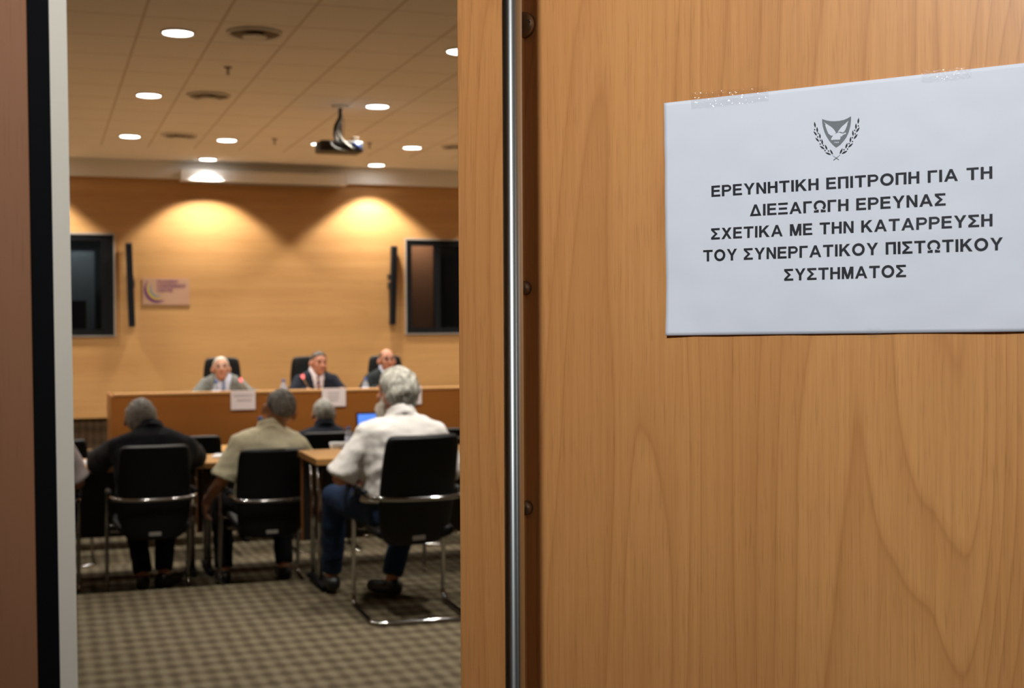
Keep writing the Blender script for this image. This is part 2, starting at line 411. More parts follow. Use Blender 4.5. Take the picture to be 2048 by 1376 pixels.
# ------------------------------------------------------------------ room shell
T1, T2, DAIS_Y = 7.83, 9.62, 12.2
bm = BM()
prof = [(-3.0, 0), (T1, 0), (T1, -0.15), (T2, -0.15), (T2, -0.27), (DAIS_Y, -0.27), (DAIS_Y, 0.13), (WALL_Y + 0.4, 0.13), (WALL_Y + 0.4, -0.6), (-3.0, -0.6)]
a = [bm.verts.new((XL, y, z)) for y, z in prof]; b = [bm.verts.new((XR, y, z)) for y, z in prof]
bm.faces.new(a); bm.faces.new(b[::-1])
for i in range(len(a)): bm.faces.new((a[i], b[i], b[(i + 1) % len(a)], a[(i + 1) % len(a)]))
struct('floor', bm, M['carpet'])
struct('ceiling', boxm(XL, XR, FRONT_Y + 0.2, WALL_Y + 0.4, CEIL, CEIL + 0.1), M['ceiling'])

# back wall: wood panelling with openings for the two booth windows, white frieze above, dark lattice cloth below
WIN = [(-0.62, 0.745, 1.40, 2.48), (3.985, 5.36, 1.40, 2.48)]
WB = WALL_Y
bm = BM()
cuts = [XL] + [v for wn in WIN for v in wn[:2]] + [XR]
for i in range(0, len(cuts), 2): box(bm, cuts[i], cuts[i + 1], WB, WB + 0.15, 0.515, 3.10)
for x0, x1, z0, z1 in WIN:
    box(bm, x0, x1, WB, WB + 0.15, 0.515, z0); box(bm, x0, x1, WB, WB + 0.15, z1, 3.10)
struct('wall_back', bm, M['wall_wood'])
struct('trim_1', boxm(XL, XR, WB - 0.06, WB + 0.15, 3.10, CEIL), M['white'])
struct('baseboard_back', boxm(XL, XR, WB + 0.03, WB + 0.15, 0.13, 0.515), M['carpet_dark'])
struct('wall_left', boxm(XL - 0.15, XL, FRONT_Y, WB + 0.15, -0.5, CEIL), M['wall_wood'])
struct('wall_right', boxm(XR, XR + 0.15, FRONT_Y, WB + 0.15, -0.5, CEIL), M['wall_wood'])
bm = BM()
box(bm, XL, -0.90, FRONT_Y, FRONT_Y + 0.2, 0, CEIL); box(bm, 1.02, XR, FRONT_Y, FRONT_Y + 0.2, 0, CEIL)
box(bm, -0.90, 1.02, FRONT_Y, FRONT_Y + 0.2, 2.34, CEIL)
struct('wall_front', bm, M['white'])
bm = BM()
box(bm, XL, XR, -3.0, -2.8, 0, COR_CEIL + 0.1); box(bm, XL - 0.15, XL, -3, FRONT_Y, 0, COR_CEIL + 0.1)
box(bm, 4.0, 4.15, -2.8, FRONT_Y, 0, COR_CEIL)
struct('wall_corridor', bm, M['corridor'])
struct('ceiling_corridor', boxm(XL, 4.15, -2.8, FRONT_Y, COR_CEIL, COR_CEIL + 0.1), M['white'])

def booth(i, x0, x1, z0, z1, muls, glow):
    """interpreter's booth window: thin white outer trim, black frame and mullions, panes, dim booth behind"""
    bm = BM(); t = 0.018
    box(bm, x0 - t, x1 + t, WB - 0.02, WB + 0.02, z1, z1 + t); box(bm, x0 - t, x1 + t, WB - 0.02, WB + 0.02, z0 - t * 0.5, z0)
    box(bm, x0 - t * 0.6, x0, WB - 0.02, WB + 0.02, z0, z1); box(bm, x1, x1 + t * 0.6, WB - 0.02, WB + 0.02, z0, z1)
    root = struct('window_%d' % i, bm, M['tag'])
    bm = BM(); f = 0.065
    box(bm, x0, x1, WB - 0.01, WB + 0.06, z1 - f, z1); box(bm, x0, x1, WB - 0.01, WB + 0.06, z0, z0 + f)
    xs = [x0 + f * 0.5] + muls + [x1 - f * 0.5]
    for x in xs: box(bm, x - f * 0.5, x + f * 0.5, WB - 0.01, WB + 0.06, z0 + f, z1 - f)
    obj('frame', bm, M['frame_black'], root, False)
    for a_, b_ in zip(xs, xs[1:]):
        obj('pane', boxm(a_ + f / 2, b_ - f / 2, WB + 0.02, WB + 0.03, z0 + f, z1 - f), M['pane'], root, False)
    bm = BM(); d = 1.3
    box(bm, x0 - 0.3, x1 + 0.3, WB + 0.16 + d, WB + 0.2 + d, z0 - 0.7, z1 + 0.25)
    box(bm, x0 - 0.34, x0 - 0.3, WB + 0.15, WB + 0.2 + d, z0 - 0.7, z1 + 0.25); box(bm, x1 + 0.3, x1 + 0.34, WB + 0.15, WB + 0.2 + d, z0 - 0.7, z1 + 0.25)
    box(bm, x0 - 0.34, x1 + 0.34, WB + 0.15, WB + 0.2 + d, z1 + 0.25, z1 + 0.29); box(bm, x0 - 0.34, x1 + 0.34, WB + 0.15, WB + 0.2 + d, z0 - 0.74, z0 - 0.7)
    obj('booth_shell', bm, M['booth'], root, False)
    return root
b1 = booth(1, *WIN[0], [0.16, 0.65], 0.0)
b2 = booth(2, *WIN[1], [4.36, 4.78], 0.0)
obj('back_panel', boxm(0.12, 0.58, WB + 0.9, WB + 0.93, 1.30, 2.35), M['booth_grey'], b1, False)
obj('desk_ledge', boxm(-0.9, 1.0, WB + 0.16, WB + 0.55, 1.38, 1.41), M['booth_grey'], b1, False)
obj('monitor', boxm(0.17, 0.47, WB + 0.3, WB + 0.36, 1.47, 1.78), M['frame_black'], b1, False)
obj('back_panel', boxm(4.10, 4.55, WB + 0.75, WB + 0.78, 1.25, 2.6), M['booth_brown'], b2, False)
area('booth_lamp', (0.35, WB + 0.55, 2.66), 0.2, 5.0, (0.85, 0.95, 1.0), parent=b1)
area('booth_lamp', (4.33, WB + 0.5, 2.68), 0.15, 9.0, (1.0, 0.75, 0.55), parent=b2)

# projection screen case under the frieze
x0, x1 = on_y(366, 352, WB - 0.2).x, on_y(690, 352, WB - 0.2).x
t = thing('projection_screen_case', 'long white roll-up projection screen case under the ceiling above the panel', 'projection screen', (0, 0, 0))
obj('case', boxm(x0, x1, WB - 0.21, WB - 0.065, 3.065, 3.185), M['white'], t, False, 0.012)
obj('end_cap', boxm(x0 - 0.025, x0, WB - 0.215, WB - 0.06, 3.06, 3.19), M['white'], t, False, 0.008)
obj('end_cap', boxm(x1, x1 + 0.025, WB - 0.215, WB - 0.06, 3.06, 3.19), M['white'], t, False, 0.008)
obj('bottom_bar', boxm(x0 + 0.05, x1 - 0.05, WB - 0.15, WB - 0.12, 3.045, 3.066), M['tag'], t, False, 0.004)

# ------------------------------------------------------------------ ceiling fittings
def downlight(x, y, label, power=None, cone=125, blend=0.6):
    t = thing('ceiling_downlight', label, 'ceiling light', (x, y, CEIL), 0, 'recessed ceiling downlights')
    bm = BM(); lathe(bm, [(0.088, 0.0), (0.104, 0.0), (0.104, -0.008), (0.094, -0.012), (0.088, -0.008), (0.088, 0.0)], seg=32, close=False); obj('trim_ring', bm, M['white'], t)
    bm = BM(); lathe(bm, [(0.0005, -0.002), (0.089, -0.002), (0.089, -0.007), (0.0005, -0.007)], seg=32); obj('lens', bm, M['lamp'], t)
    l = bpy.data.lights.new('downlight_beam', 'SPOT'); l.energy = power or DL; l.color = LAMP_COL; l.spot_size = math.radians(cone); l.spot_blend = blend
    l.shadow_soft_size = 0.07
    o = bpy.data.objects.new('downlight_beam', l); COL.objects.link(o); o.location = (0, 0, -0.03); o.parent = t
    return t
DL = 160.0
X4 = (0.808, 1.71, 2.62, 3.555)
vis = [(X4[0], 8.47, 'largest white ceiling downlight, nearest the door on the left'),
       (X4[2], 8.47, 'white ceiling downlight cut off by the door edge, upper right of the ceiling'),
       (X4[0], 10.81, 'white ceiling downlight left of the middle round air diffuser'),
       (X4[2], 10.79, 'white ceiling downlight up to the right of the hanging projector'),
       (X4[0], 13.17, 'leftmost ceiling downlight in the far row, beside the smallest air diffuser'),
       (X4[1], 13.17, 'ceiling downlight in the far row between the smallest air diffuser and the projector'),
       (X4[2], 13.17, 'ceiling downlight partly hidden behind the projector body'),
       (X4[3], 13.17, 'rightmost ceiling downlight in the far row, right of the projector')]
for x, y, lb in vis: downlight(x, y, lb, {8.47: DL * 0.12, 13.17: DL * 0.7}.get(y, DL * 1.25))
downlight(X4[1], 14.72, 'ceiling downlight against the back wall above the left end of the white screen case', 225, 104, 0.3)
downlight(X4[3], 14.70, 'ceiling downlight against the back wall above the right black speaker', 225, 104, 0.3)
far = 'ceiling downlight of the hall out of view of the doorway'
for x, y, p, c, b in ((-0.14, 14.72, 225, 104, 0.3), (5.4, 14.7, 225, 104, 0.3), (7.2, 14.7, 225, 104, 0.3), (-2.0, 14.7, 225, 104, 0.3)):
    downlight(x, y, far, p, c, b)
for x, y, k in ((-1.0, 13.17, 0.7), (5.4, 13.17, 1.5), (-1.0, 10.8, 1.1), (4.43, 10.8, 1.3), (6.3, 10.8, 1), (-2.8, 10.8, 1), (-1.0, 8.47, 0.12), (4.43, 8.47, 0.3), (6.3, 8.47, 1), (-2.8, 8.47, 0.3)):
    downlight(x, y, far, DL * k)
for x, y in ((0.808, 6.1), (2.62, 6.1), (1.71, 6.1)): downlight(x, y, far, DL * 1.2, 100, 1.0)

def diffuser(x, y, label):
    t = thing('air_diffuser', label, 'air vent', (x, y, CEIL), 0, 'round ceiling air diffusers')
    bm = BM(); lathe(bm, [(0.150, 0.0), (0.172, 0.0), (0.172, -0.012), (0.160, -0.020), (0.150, -0.012), (0.150, 0.0)], seg=36, close=False); obj('outer_ring', bm, M['white'], t)
    bm = BM(); lathe(bm, [(0.0005, -0.001), (0.151, -0.001), (0.151, -0.004), (0.0005, -0.004)], seg=36); obj('throat_shade', bm, M['diff_dark'], t)  # flat disc, no recess: the opening's shade is put into its colour
    bm = BM(); lathe(bm, [(0.0005, -0.030), (0.070, -0.034), (0.078, -0.028), (0.05, -0.014), (0.0005, -0.010)], seg=30); obj('core_disc', bm, M['white'], t)
diffuser(1.255, 8.33, 'largest round ceiling air diffuser, right of the nearest downlight')
diffuser(1.25, 10.68, 'middle round ceiling air diffuser of the left row of three')
diffuser(1.25, 12.98, 'smallest round ceiling air diffuser, farthest along the left row')
diffuser(3.97, 12.98, 'round ceiling air diffuser half hidden by the wooden door edge')
def sprinkler(x, y, label):
    t = thing('sprinkler_head', label, 'sprinkler', (x, y, CEIL), 0, 'ceiling sprinkler heads')
    bm = BM(); lathe(bm, [(0.03, 0), (0.03, -0.004), (0.008, -0.008), (0.007, -0.030)], seg=14); obj('escutcheon', bm, M['bronze'], t)
    bm = BM(); lathe(bm, [(0.007, -0.030), (0.005, -0.045), (0.015, -0.047), (0.014, -0.050)], seg=14); obj('deflector', bm, M['bronze'], t)
sprinkler(1.244, 9.50, 'small brown sprinkler head between the two nearest air diffusers')
sprinkler(2.138, 12.98, 'small brown sprinkler head left of the projector')
sprinkler(3.073, 12.99, 'small brown sprinkler head right of the projector')

# ceiling projector on its pole
PX, PY = 2.331, 10.89
t = thing('ceiling_projector', 'black ceiling projector hanging on a pole with grey cables', 'projector', (PX, PY, CEIL))
bm = BM(); lathe(bm, [(0.07, 0.0), (0.07, -0.012), (0.03, -0.02), (0.012, -0.022)], seg=24); obj('ceiling_plate', bm, M['white'], t)
bm = BM(); tube(bm, [(0, 0, -0.01), (0.0, 0, -0.30)], 0.014); obj('pole', bm, M['pole'], t)
bm = BM(); slab(bm, rrect(-0.19, 0.17, -0.13, 0.13, 0.04), 0.085, 'Z'); bmesh.ops.translate(bm, verts=bm.verts, vec=(0.0, 0, -0.385)); obj('body', bm, M['pole'], t, True, 0.012)
bm = BM(); lathe(bm, [(0.0005, 0), (0.034, 0), (0.034, 0.03), (0.0005, 0.03)], (0.10, -0.125, -0.345), 20, Matrix.Rotation(PI / 2, 3, 'X')); obj('lens', bm, M['lens_blue'], t)
bm = BM(); box(bm, -0.02, 0.14, -0.02, 0.05, -0.30, -0.285); box(bm, 0.10, 0.15, -0.03, 0.03, -0.30, -0.25); obj('bracket', bm, M['bronze'], t, False, 0.004)
bm = BM(); tube(bm, [(0.0, -0.012, -0.02), (-0.004, -0.016, -0.10), (-0.05, -0.02, -0.17), (-0.05, -0.03, -0.26), (-0.03, -0.05, -0.31)], 0.014, 8, 0.05); obj('black_cable', bm, M['pole'], t)
bm = BM(); tube(bm, [(0.005, -0.02, -0.12), (-0.035, -0.05, -0.18), (-0.03, -0.10, -0.27), (0.03, -0.14, -0.34), (0.08, -0.155, -0.37)], 0.011, 8, 0.05); obj('grey_cable', bm, M['cable'], t)
bm = BM(); tube(bm, [(-0.11, -0.135, -0.31), (-0.10, -0.145, -0.345), (-0.05, -0.145, -0.375), (0.05, -0.14, -0.38)], 0.008, 8, 0.03); obj('grey_cable', bm, M['cable'], t)
bm = BM(); tube(bm, [(0.012, 0.0, -0.06), (0.035, -0.01, -0.14), (0.02, -0.01, -0.25)], 0.003, 6, 0.05); obj('thin_wire', bm, M['bronze'], t)

# line-array speakers beside the windows
def speaker(pt, pb, lean_label, knob):
    a_, b_ = on_y(*pt, WB - 0.06), on_y(*pb, WB - 0.06)
    t = thing('column_speaker', lean_label, 'speaker', (0.5 * (a_.x + b_.x), WB - 0.05, 0.5 * (a_.z + b_.z)), 0, 'column speakers on the back wall')
    h = (a_.z - b_.z) / 2; dx = (a_.x - b_.x) / 2
    t.rotation_euler = (0, math.atan2(dx, h), 0)
    obj('cabinet', boxm(-0.035, 0.035, -0.045, 0.02, -h, h), M['speaker'], t, False, 0.006)
    obj('grille', boxm(-0.030, 0.030, -0.050, -0.046, -h + 0.02, h - 0.02), M['frame_black'], t, False)
    obj('wall_bracket', boxm(-0.015, 0.015, 0.02, 0.05, -0.15, 0.15), M['bronze'], t, False)
    if knob:
        bm = BM(); box(bm, -0.07, -0.036, -0.02, 0.01, 0.06, 0.13); box(bm, -0.068, -0.036, -0.03, 0.01, -0.04, 0.04); obj('swivel_joint', bm, M['bronze'], t, False, 0.008)
    else:
        obj('swivel_joint', boxm(0.036, 0.05, -0.02, 0.01, -0.03, 0.05), M['bronze'], t, False, 0.005)
speaker((257, 486), (264, 654), 'tall thin black column speaker left of the purple logo plaque', False)
speaker((788, 492), (785, 650), 'tall thin black column speaker beside the right booth window', True)

# ------------------------------------------------------------------ lettering (own glyphs: cap height 1)
def ringpoly(cx, cz, rx, rz, s, a0, a1, n=22):
    out, inn = [], []
    for i in range(n + 1):
        a = math.radians(a0 + (a1 - a0) * i / n)
        out.append((cx + rx * math.cos(a), cz + rz * math.sin(a))); inn.append((cx + (rx - s) * math.cos(a), cz + (rz - s) * math.sin(a)))
    return [[out[i], out[i + 1], inn[i + 1], inn[i]] for i in range(n)]
def rc(x0, x1, z0, z1): return [(x0, z0), (x1, z0), (x1, z1), (x0, z1)]
def glyph(ch, s=0.212):
    h = s * 0.86; L = {}
    if ch == 'Ε': return 0.76, [rc(0, s, 0, 1), rc(s, 0.76, 0, h), rc(s, 0.70, 0.5 - h / 2 + .02, 0.5 + h / 2 + .02), rc(s, 0.74, 1 - h, 1)]
    if ch == 'Γ': return 0.68, [rc(0, s, 0, 1), rc(s, 0.68, 1 - h, 1)]
    if ch == 'F': return 0.68, [rc(0, s, 0, 1), rc(s, 0.68, 1 - h, 1), rc(s, 0.6, 0.45, 0.45 + h)]
    if ch == 'L': return 0.68, [rc(0, s, 0, 1), rc(s, 0.68, 0, h)]
    if ch in 'ΡR':
        p = [rc(0, s, 0, 1), rc(s, 0.46, 1 - h, 1), rc(s, 0.46, 0.38, 0.38 + h)] + ringpoly(0.46, 0.69, 0.34, 0.31, h, -90, 90)
        if ch == 'R': p.append([(0.36, 0.40), (0.60, 0.40), (0.86, 0), (0.62, 0)])
        return 0.80, p
    if ch == 'Υ': return 0.90, [rc(0.45 - s / 2, 0.45 + s / 2, 0, 0.42), [(0, 1), (0.23, 1), (0.45 + s / 2, 0.42), (0.45 - s / 2, 0.42)], [(0.90, 1), (0.67, 1), (0.45 - s / 2, 0.42), (0.45 + s / 2, 0.42)]]
    if ch in 'ΝN': return 0.80, [rc(0, s * .95, 0, 1), rc(0.8 - s * .95, 0.8, 0, 1), [(0, 1), (s, 1), (0.8, 0), (0.8 - s, 0)]]
    if ch == 'Η': return 0.80, [rc(0, s, 0, 1), rc(0.8 - s, 0.8, 0, 1), rc(s, 0.8 - s, 0.5 - h / 2 + .03, 0.5 + h / 2 + .03)]
    if ch == 'Τ': return 0.84, [rc(0, 0.84, 1 - h, 1), rc(0.42 - s / 2, 0.42 + s / 2, 0, 1 - h)]
    if ch == 'Ι': return s, [rc(0, s, 0, 1)]
    if ch == 'Κ': return 0.88, [rc(0, s, 0, 1), [(s, 0.32), (s, 0.58), (0.60, 1), (0.86, 1)], [(0.30, 0.50), (0.45, 0.66), (0.90, 0), (0.64, 0)]]
    if ch == 'Π': return 0.80, [rc(0, s, 0, 1), rc(0.8 - s, 0.8, 0, 1), rc(s, 0.8 - s, 1 - h, 1)]
    if ch in 'ΟO': return 1.0, ringpoly(0.5, 0.5, 0.5, 0.52, s, 0, 360, 32)
    if ch == 'C': return 0.95, ringpoly(0.5, 0.5, 0.5, 0.52, s, 42, 318, 28)
    if ch == 'Α': return 0.98, [[(0, 0), (0.21, 0), (0.59, 1), (0.39, 1)], [(0.98, 0), (0.77, 0), (0.39, 1), (0.59, 1)], rc(0.24, 0.74, 0.22, 0.22 + h)]
    if ch == 'Δ': return 0.96, [[(0, 0), (0.21, 0), (0.58, 1), (0.38, 1)], [(0.96, 0), (0.75, 0), (0.38, 1), (0.58, 1)], rc(0.1, 0.86, 0, h)]
    if ch == 'Ξ': return 0.78, [rc(0, 0.78, 0, h), rc(0.06, 0.72, 0.5 - h / 2, 0.5 + h / 2), rc(0, 0.78, 1 - h, 1)]
    if ch == 'Σ': return 0.78, [rc(0, 0.78, 0, h), rc(0, 0.76, 1 - h, 1), [(0, h), (0.25, h), (0.58, 0.5), (0.33, 0.5)], [(0, 1 - h), (0.25, 1 - h), (0.58, 0.5), (0.33, 0.5)]]
    if ch == 'Χ': return 0.90, [[(0, 0), (0.24, 0), (0.88, 1), (0.64, 1)], [(0.90, 0), (0.66, 0), (0.02, 1), (0.26, 1)]]
    if ch == 'Μ': return 0.94, [rc(0, s * .92, 0, 1), rc(0.94 - s * .92, 0.94, 0, 1), [(0, 1), (s * 1.3, 1), (0.47 + s * .45, 0), (0.47 - s * .45, 0)], [(0.94, 1), (0.94 - s * 1.3, 1), (0.47 - s * .45, 0), (0.47 + s * .45, 0)]]
    if ch == 'Ω': return 0.96, ringpoly(0.48, 0.56, 0.48, 0.46, s * .95, -48, 228, 26) + [rc(0.02, 0.40, 0, h), rc(0.56, 0.94, 0, h), rc(0.22, 0.40, h, 0.24), rc(0.56, 0.74, h, 0.24)]
    if ch == '1': return 0.4, [rc(0.2, 0.4, 0, 1), [(0, .75), (0.2, .85), (0.2, 1), (0, .88)]]
    if ch == '0': return 0.6, ringpoly(0.3, 0.5, 0.3, 0.5, s, 0, 360)
    if ch == '6': return 0.6, ringpoly(0.3, 0.32, 0.3, 0.32, s, 0, 360) + ringpoly(0.42, 0.40, 0.42, 0.6, s, 100, 180, 10)
    if ch == '9': return 0.6, ringpoly(0.3, 0.68, 0.3, 0.32, s, 0, 360) + ringpoly(0.18, 0.60, 0.42, 0.6, s, -80, 0, 10)
    return 0.36, []
def line_polys(text, gap=0.135):
    x = 0; out = []
    for ch in text:
        w_, ps = glyph(ch)
        out += [[(x + a_, b_) for a_, b_ in p] for p in ps]; x += w_ + gap
        if ch == ' ': x += -gap + 0.10
    return x - gap, out
def text_into(bm, text, p_left, p_right, cap, upv, nrm):
    """letters on the straight line p_left -> p_right, facing nrm"""
    wd, ps = line_polys(text); ex = (p_right - p_left) / wd; uz = upv * cap
    for p in ps:
        try: bm.faces.new([bm.verts.new(p_left + ex * a_ + uz * b_ + nrm) for a_, b_ in p])
        except ValueError: pass

# ------------------------------------------------------------------ logo plaque on the back wall
c0, c1 = on_y(285, 556, WB), on_y(379, 610, WB)
t = thing('logo_plaque', 'pale mauve plaque with a crescent logo and lettering on the back wall', 'sign', (0, 0, 0))
obj('plate', boxm(c0.x, c1.x, WB - 0.012, WB - 0.001, c1.z, c0.z), M['plaque'], t, False)
def wz(zx, zy): return on_y(270 + zx / 17.07, 540 + zy / 17.07, WB - 0.0135)
def crescent(cx, cy, r, a0, a1, wmax, n=28):
    bm = BM(); A, B = [], []
    for i in range(n + 1):
        f = i / n; a = math.radians(a0 + (a1 - a0) * f); hw = wmax * math.sin(PI * min(max(f, 0.02), 0.98)) ** 0.7 / 2
        A.append(bm.verts.new(wz(cx + (r + hw) * math.cos(a), cy - (r + hw) * math.sin(a)))); B.append(bm.verts.new(wz(cx + (r - hw) * math.cos(a), cy - (r - hw) * math.sin(a))))
    for i in range(n): bm.faces.new((A[i], A[i + 1], B[i + 1], B[i]))
    return bm
obj('purple_crescent', crescent(790, 640, 440, 140, 300, 95), M['purple'], t, False)
obj('yellow_crescent', crescent(800, 630, 360, 145, 290, 75), M['yellow'], t, False)
obj('teal_crescent', crescent(810, 620, 290, 145, 285, 70), M['teal'], t, False)
bm = BM()
for txt, xa, xb, zb, zt in (('FΙLΟΧΕΝΙΑ', 760, 1480, 455, 345), ('CΟNFΕRΕNCΕ', 760, 1720, 605, 495), ('CΕΝΤRΕ', 760, 1300, 755, 645)):
    pl, pr = wz(xa, zb), wz(xb, zb - 6); text_into(bm, txt, pl, pr, (wz(xa, zt) - pl).length, Vector((0, 0, 1)), Vector((0, -0.0005, 0)))
obj('lettering', bm, M['mauve'], t, False)

# ------------------------------------------------------------------ the open right leaf of the door
def view(X, D): return Vector((X * math.cos(YAW) + D * math.sin(YAW), -X * math.sin(YAW) + D * math.cos(YAW), 0))
E_ = view(0.849, -0.528).normalized()            # along the door towards its hinge (to the right, nearer)
N_ = view(-0.528, -0.849).normalized()           # door face normal, towards the corridor
P0 = view(0.1385, 1.217)
DM = Matrix(((E_.x, N_.x, 0, P0.x), (E_.y, N_.y, 0, P0.y), (0, 0, 1, 0), (0, 0, 0, 1)))    # door frame: x along, y out of the face, z up
DMI = DM.inverted()
def on_door(px, py, off=0.0):
    d = ray(px, py); q = P0 + N_ * off; q.z = 0
    tt = (q - CAM).dot(N_) / d.dot(N_); p = DMI @ (CAM + d * tt)
    return p.x, p.z
T_FREE = on_door(931, 700)[0]; T_EDGE = on_door(1053, 700)[0]
bm = BM(); box(bm, T_FREE, 0.70, -0.042, 0, 0.01, 2.30)
door = obj('door_1', bm, M['door'], None, False, 0.0015); door.matrix_world = DM; door['kind'] = 'structure'
obj('meeting_stile', boxm(T_FREE, T_EDGE, 0.0002, 0.012, 0.012, 2.298), M['door_trim'], door, False, 0.0012)
obj('edge_seal', boxm(T_FREE - 0.0035, T_FREE - 0.0002, -0.030, 0.006, 0.012, 2.298), M['black'], door, False)
BAR_OFF = 0.060
tb = on_door(1027, 700, BAR_OFF)[0]
bm = BM(); tube(bm, [(tb, BAR_OFF, 0.55), (tb, BAR_OFF, 2.02)], 0.0092, 32)
ph = obj('pull_handle', bm, M['steel'], door)
for z in (0.62, 1.95):
    bm = BM(); tube(bm, [(tb, BAR_OFF, z), (tb, 0.012, z)], 0.007, 16); obj('standoff', bm, M['steel'], ph)
for px, py, rpx in ((1058, 50, 0.0125), (1056, 576, 0.0068), (1057, 1015, 0.0072)):
    x_, z_ = on_door(px, py); x_ = T_EDGE - 0.0005
    bm = BM(); mt_ = Matrix.Rotation(-PI / 2, 3, 'X'); k_ = rpx
    lathe(bm, [(k_, 0.0), (k_, 0.004), (k_ * 0.92, 0.0062), (k_ * 0.7, 0.0078), (k_ * 0.3, 0.0087), (0.0003, 0.0089)], (x_, 0.0003, z_), 28, mt_)
    cap = obj('bolt_cap', bm, M['bolt'], door)
    if rpx > 0.01:
        bm = BM(); ellip(bm, (x_ + k_ * 0.72, 0.0066, z_ + k_ * 0.15), (0.0022, 0.0016, 0.0022)); obj('screw', bm, M['chrome'], cap)

# left leaf, nearly closed, cut by the photo's edge
HL = Vector((-0.84, 0.572, 0))
FL = Vector((0.0143 * 0.815 - 0.002, 1.0547 * 0.815, 0))
EL = (HL - FL).normalized(); NL = Vector((EL.y, -EL.x, 0))
if NL.y > 0: NL = -NL
LM = Matrix(((EL.x, NL.x, 0, FL.x), (EL.y, NL.y, 0, FL.y), (0, 0, 1, 0), (0, 0, 0, 1)))
LM = LM @ Matrix.Rotation(math.radians(0.42), 4, 'Y')
LMI = LM.inverted(); LN = LM.to_3x3() @ Vector((0, 1, 0))
def on_left(px, py):
    d = ray(px, py); tt = (LM.translation - CAM).dot(LN) / d.dot(LN); p = LMI @ (CAM + d * tt); return p.x, p.z
xa, xb, xc = on_left(143.5, 688)[0], on_left(108.5, 688)[0], on_left(66, 688)[0]
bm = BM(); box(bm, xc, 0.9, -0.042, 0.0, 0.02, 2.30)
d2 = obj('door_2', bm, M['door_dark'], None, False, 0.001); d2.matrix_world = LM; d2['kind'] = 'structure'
obj('edge_seal', boxm(xb, xc - 0.0001, -0.040, 0.0002, 0.02, 2.30), M['black'], d2, False)
obj('edge_strip', boxm(xa, xb - 0.0001, -0.040, 0.0006, 0.02, 2.30), M['white_trim'], d2, False)

# ------------------------------------------------------------------ the notice taped to the door
def dl(px, py, off=0.0): x_, z_ = on_door(px, py, off); return Vector((x_, off, z_))
TL, BL, TRp, BRp = dl(1329.5, 206.5), dl(1335, 671), dl(2048, 127), dl(2048, 663)
TR, BR = TL + (TRp - TL) * 1.075, BL + (BRp - BL) * 1.075
sheet = thing('notice_sheet', 'white printed notice with a crest and black Greek capitals taped to the wooden door', 'notice')
sheet.matrix_world = DM
def sheet_pt(u, v, off=0.0):
    p = (BL * (1 - u) + BR * u) * (1 - v) + (TL * (1 - u) + TR * u) * v
    wv = 0.0016 + 0.0010 * noise.noise(Vector((u * 4, v * 3, 2.0))) + 0.0006 * noise.noise(Vector((u * 11, v * 9, 5.0)))
    wv += 0.0016 * max(0, (1 - v) - 0.8) * 5 * (0.4 + 0.6 * math.sin(u * 9) ** 2) * 0.7
    wv += 0.0022 * max(0, 0.08 - u) / 0.08 * max(0, 0.25 - v) / 0.25
    p = p.copy(); p.y = max(0.0006, wv) + off; return p
def uv_of(p):
    u = v = 0.5
    for _ in range(12):
        b_ = BL * (1 - u) + BR * u; t_ = TL * (1 - u) + TR * u
        v = (p.z - b_.z) / (t_.z - b_.z); l_ = BL * (1 - v) + TL * v; r_ = BR * (1 - v) + TR * v; u = (p.x - l_.x) / (r_.x - l_.x)
    return u, v
def ink_pt(px, py, lift=0.00025):
    u, v = uv_of(dl(px, py)); return sheet_pt(u, v, lift)
NU, NV = 90, 64
bm = BM(); G = [[bm.verts.new(sheet_pt(i / NU, j / NV)) for i in range(NU + 1)] for j in range(NV + 1)]
for j in range(NV):
    for i in range(NU): bm.faces.new((G[j][i], G[j][i + 1], G[j + 1][i + 1], G[j + 1][i]))
po = obj('paper', bm, M['paper'], sheet)
sd = po.modifiers.new('solid', 'SOLIDIFY'); sd.thickness = 0.00012; sd.offset = -1
LINES = [('ΕΡΕΥΝΗΤΙΚΗ ΕΠΙΤΡΟΠΗ ΓΙΑ ΤΗ', (1424.3, 394.2), (1985.5, 357.6), (1424.3, 372.0)),
         ('ΔΙΕΞΑΓΩΓΗ ΕΡΕΥΝΑΣ', (1500.9, 432.7), (1892.3, 411.2), (1500.9, 409.7)),
         ('ΣΧΕΤΙΚΑ ΜΕ ΤΗΝ ΚΑΤΑΡΡΕΥΣΗ', (1423.4, 479.5), (1985.5, 452.8), (1423.4, 457.0)),
         ('ΤΟΥ ΣΥΝΕΡΓΑΤΙΚΟΥ ΠΙΣΤΩΤΙΚΟΥ', (1407.7, 523.2), (2006.2, 500.4), (1407.7, 500.4)),
         ('ΣΥΣΤΗΜΑΤΟΣ', (1570.0, 561.8), (1813.6, 554.2), (1570.0, 538.2))]
bm = BM()
def flat_poly(bm, pts2):
    """pts2 door-plane points (x,z) draped onto the sheet"""
    vs = []
    for x_, z_ in pts2:
        u, v = uv_of(Vector((x_, 0, z_))); vs.append(bm.verts.new(sheet_pt(u, v, 0.00028)))
    try: bm.faces.new(vs)
    except ValueError: pass
for txt, l_, r_, tp in LINES:
    a_, b_, c_ = on_door(*l_), on_door(*r_), on_door(*tp)
    wd, ps = line_polys(txt); ex = ((b_[0] - a_[0]) / wd, (b_[1] - a_[1]) / wd); cap = math.hypot(c_[0] - a_[0], c_[1] - a_[1])
    for p in ps: flat_poly(bm, [(a_[0] + ex[0] * q[0], a_[1] + ex[1] * q[0] + cap * q[1]) for q in p])
obj('lettering', bm, M['ink'], sheet, False)
def cz(zx, zy): return (1580 + zx / 10.584, 210 + zy / 10.584)
def art(pts, lift): return [ink_pt(*cz(*p), lift) for p in pts]
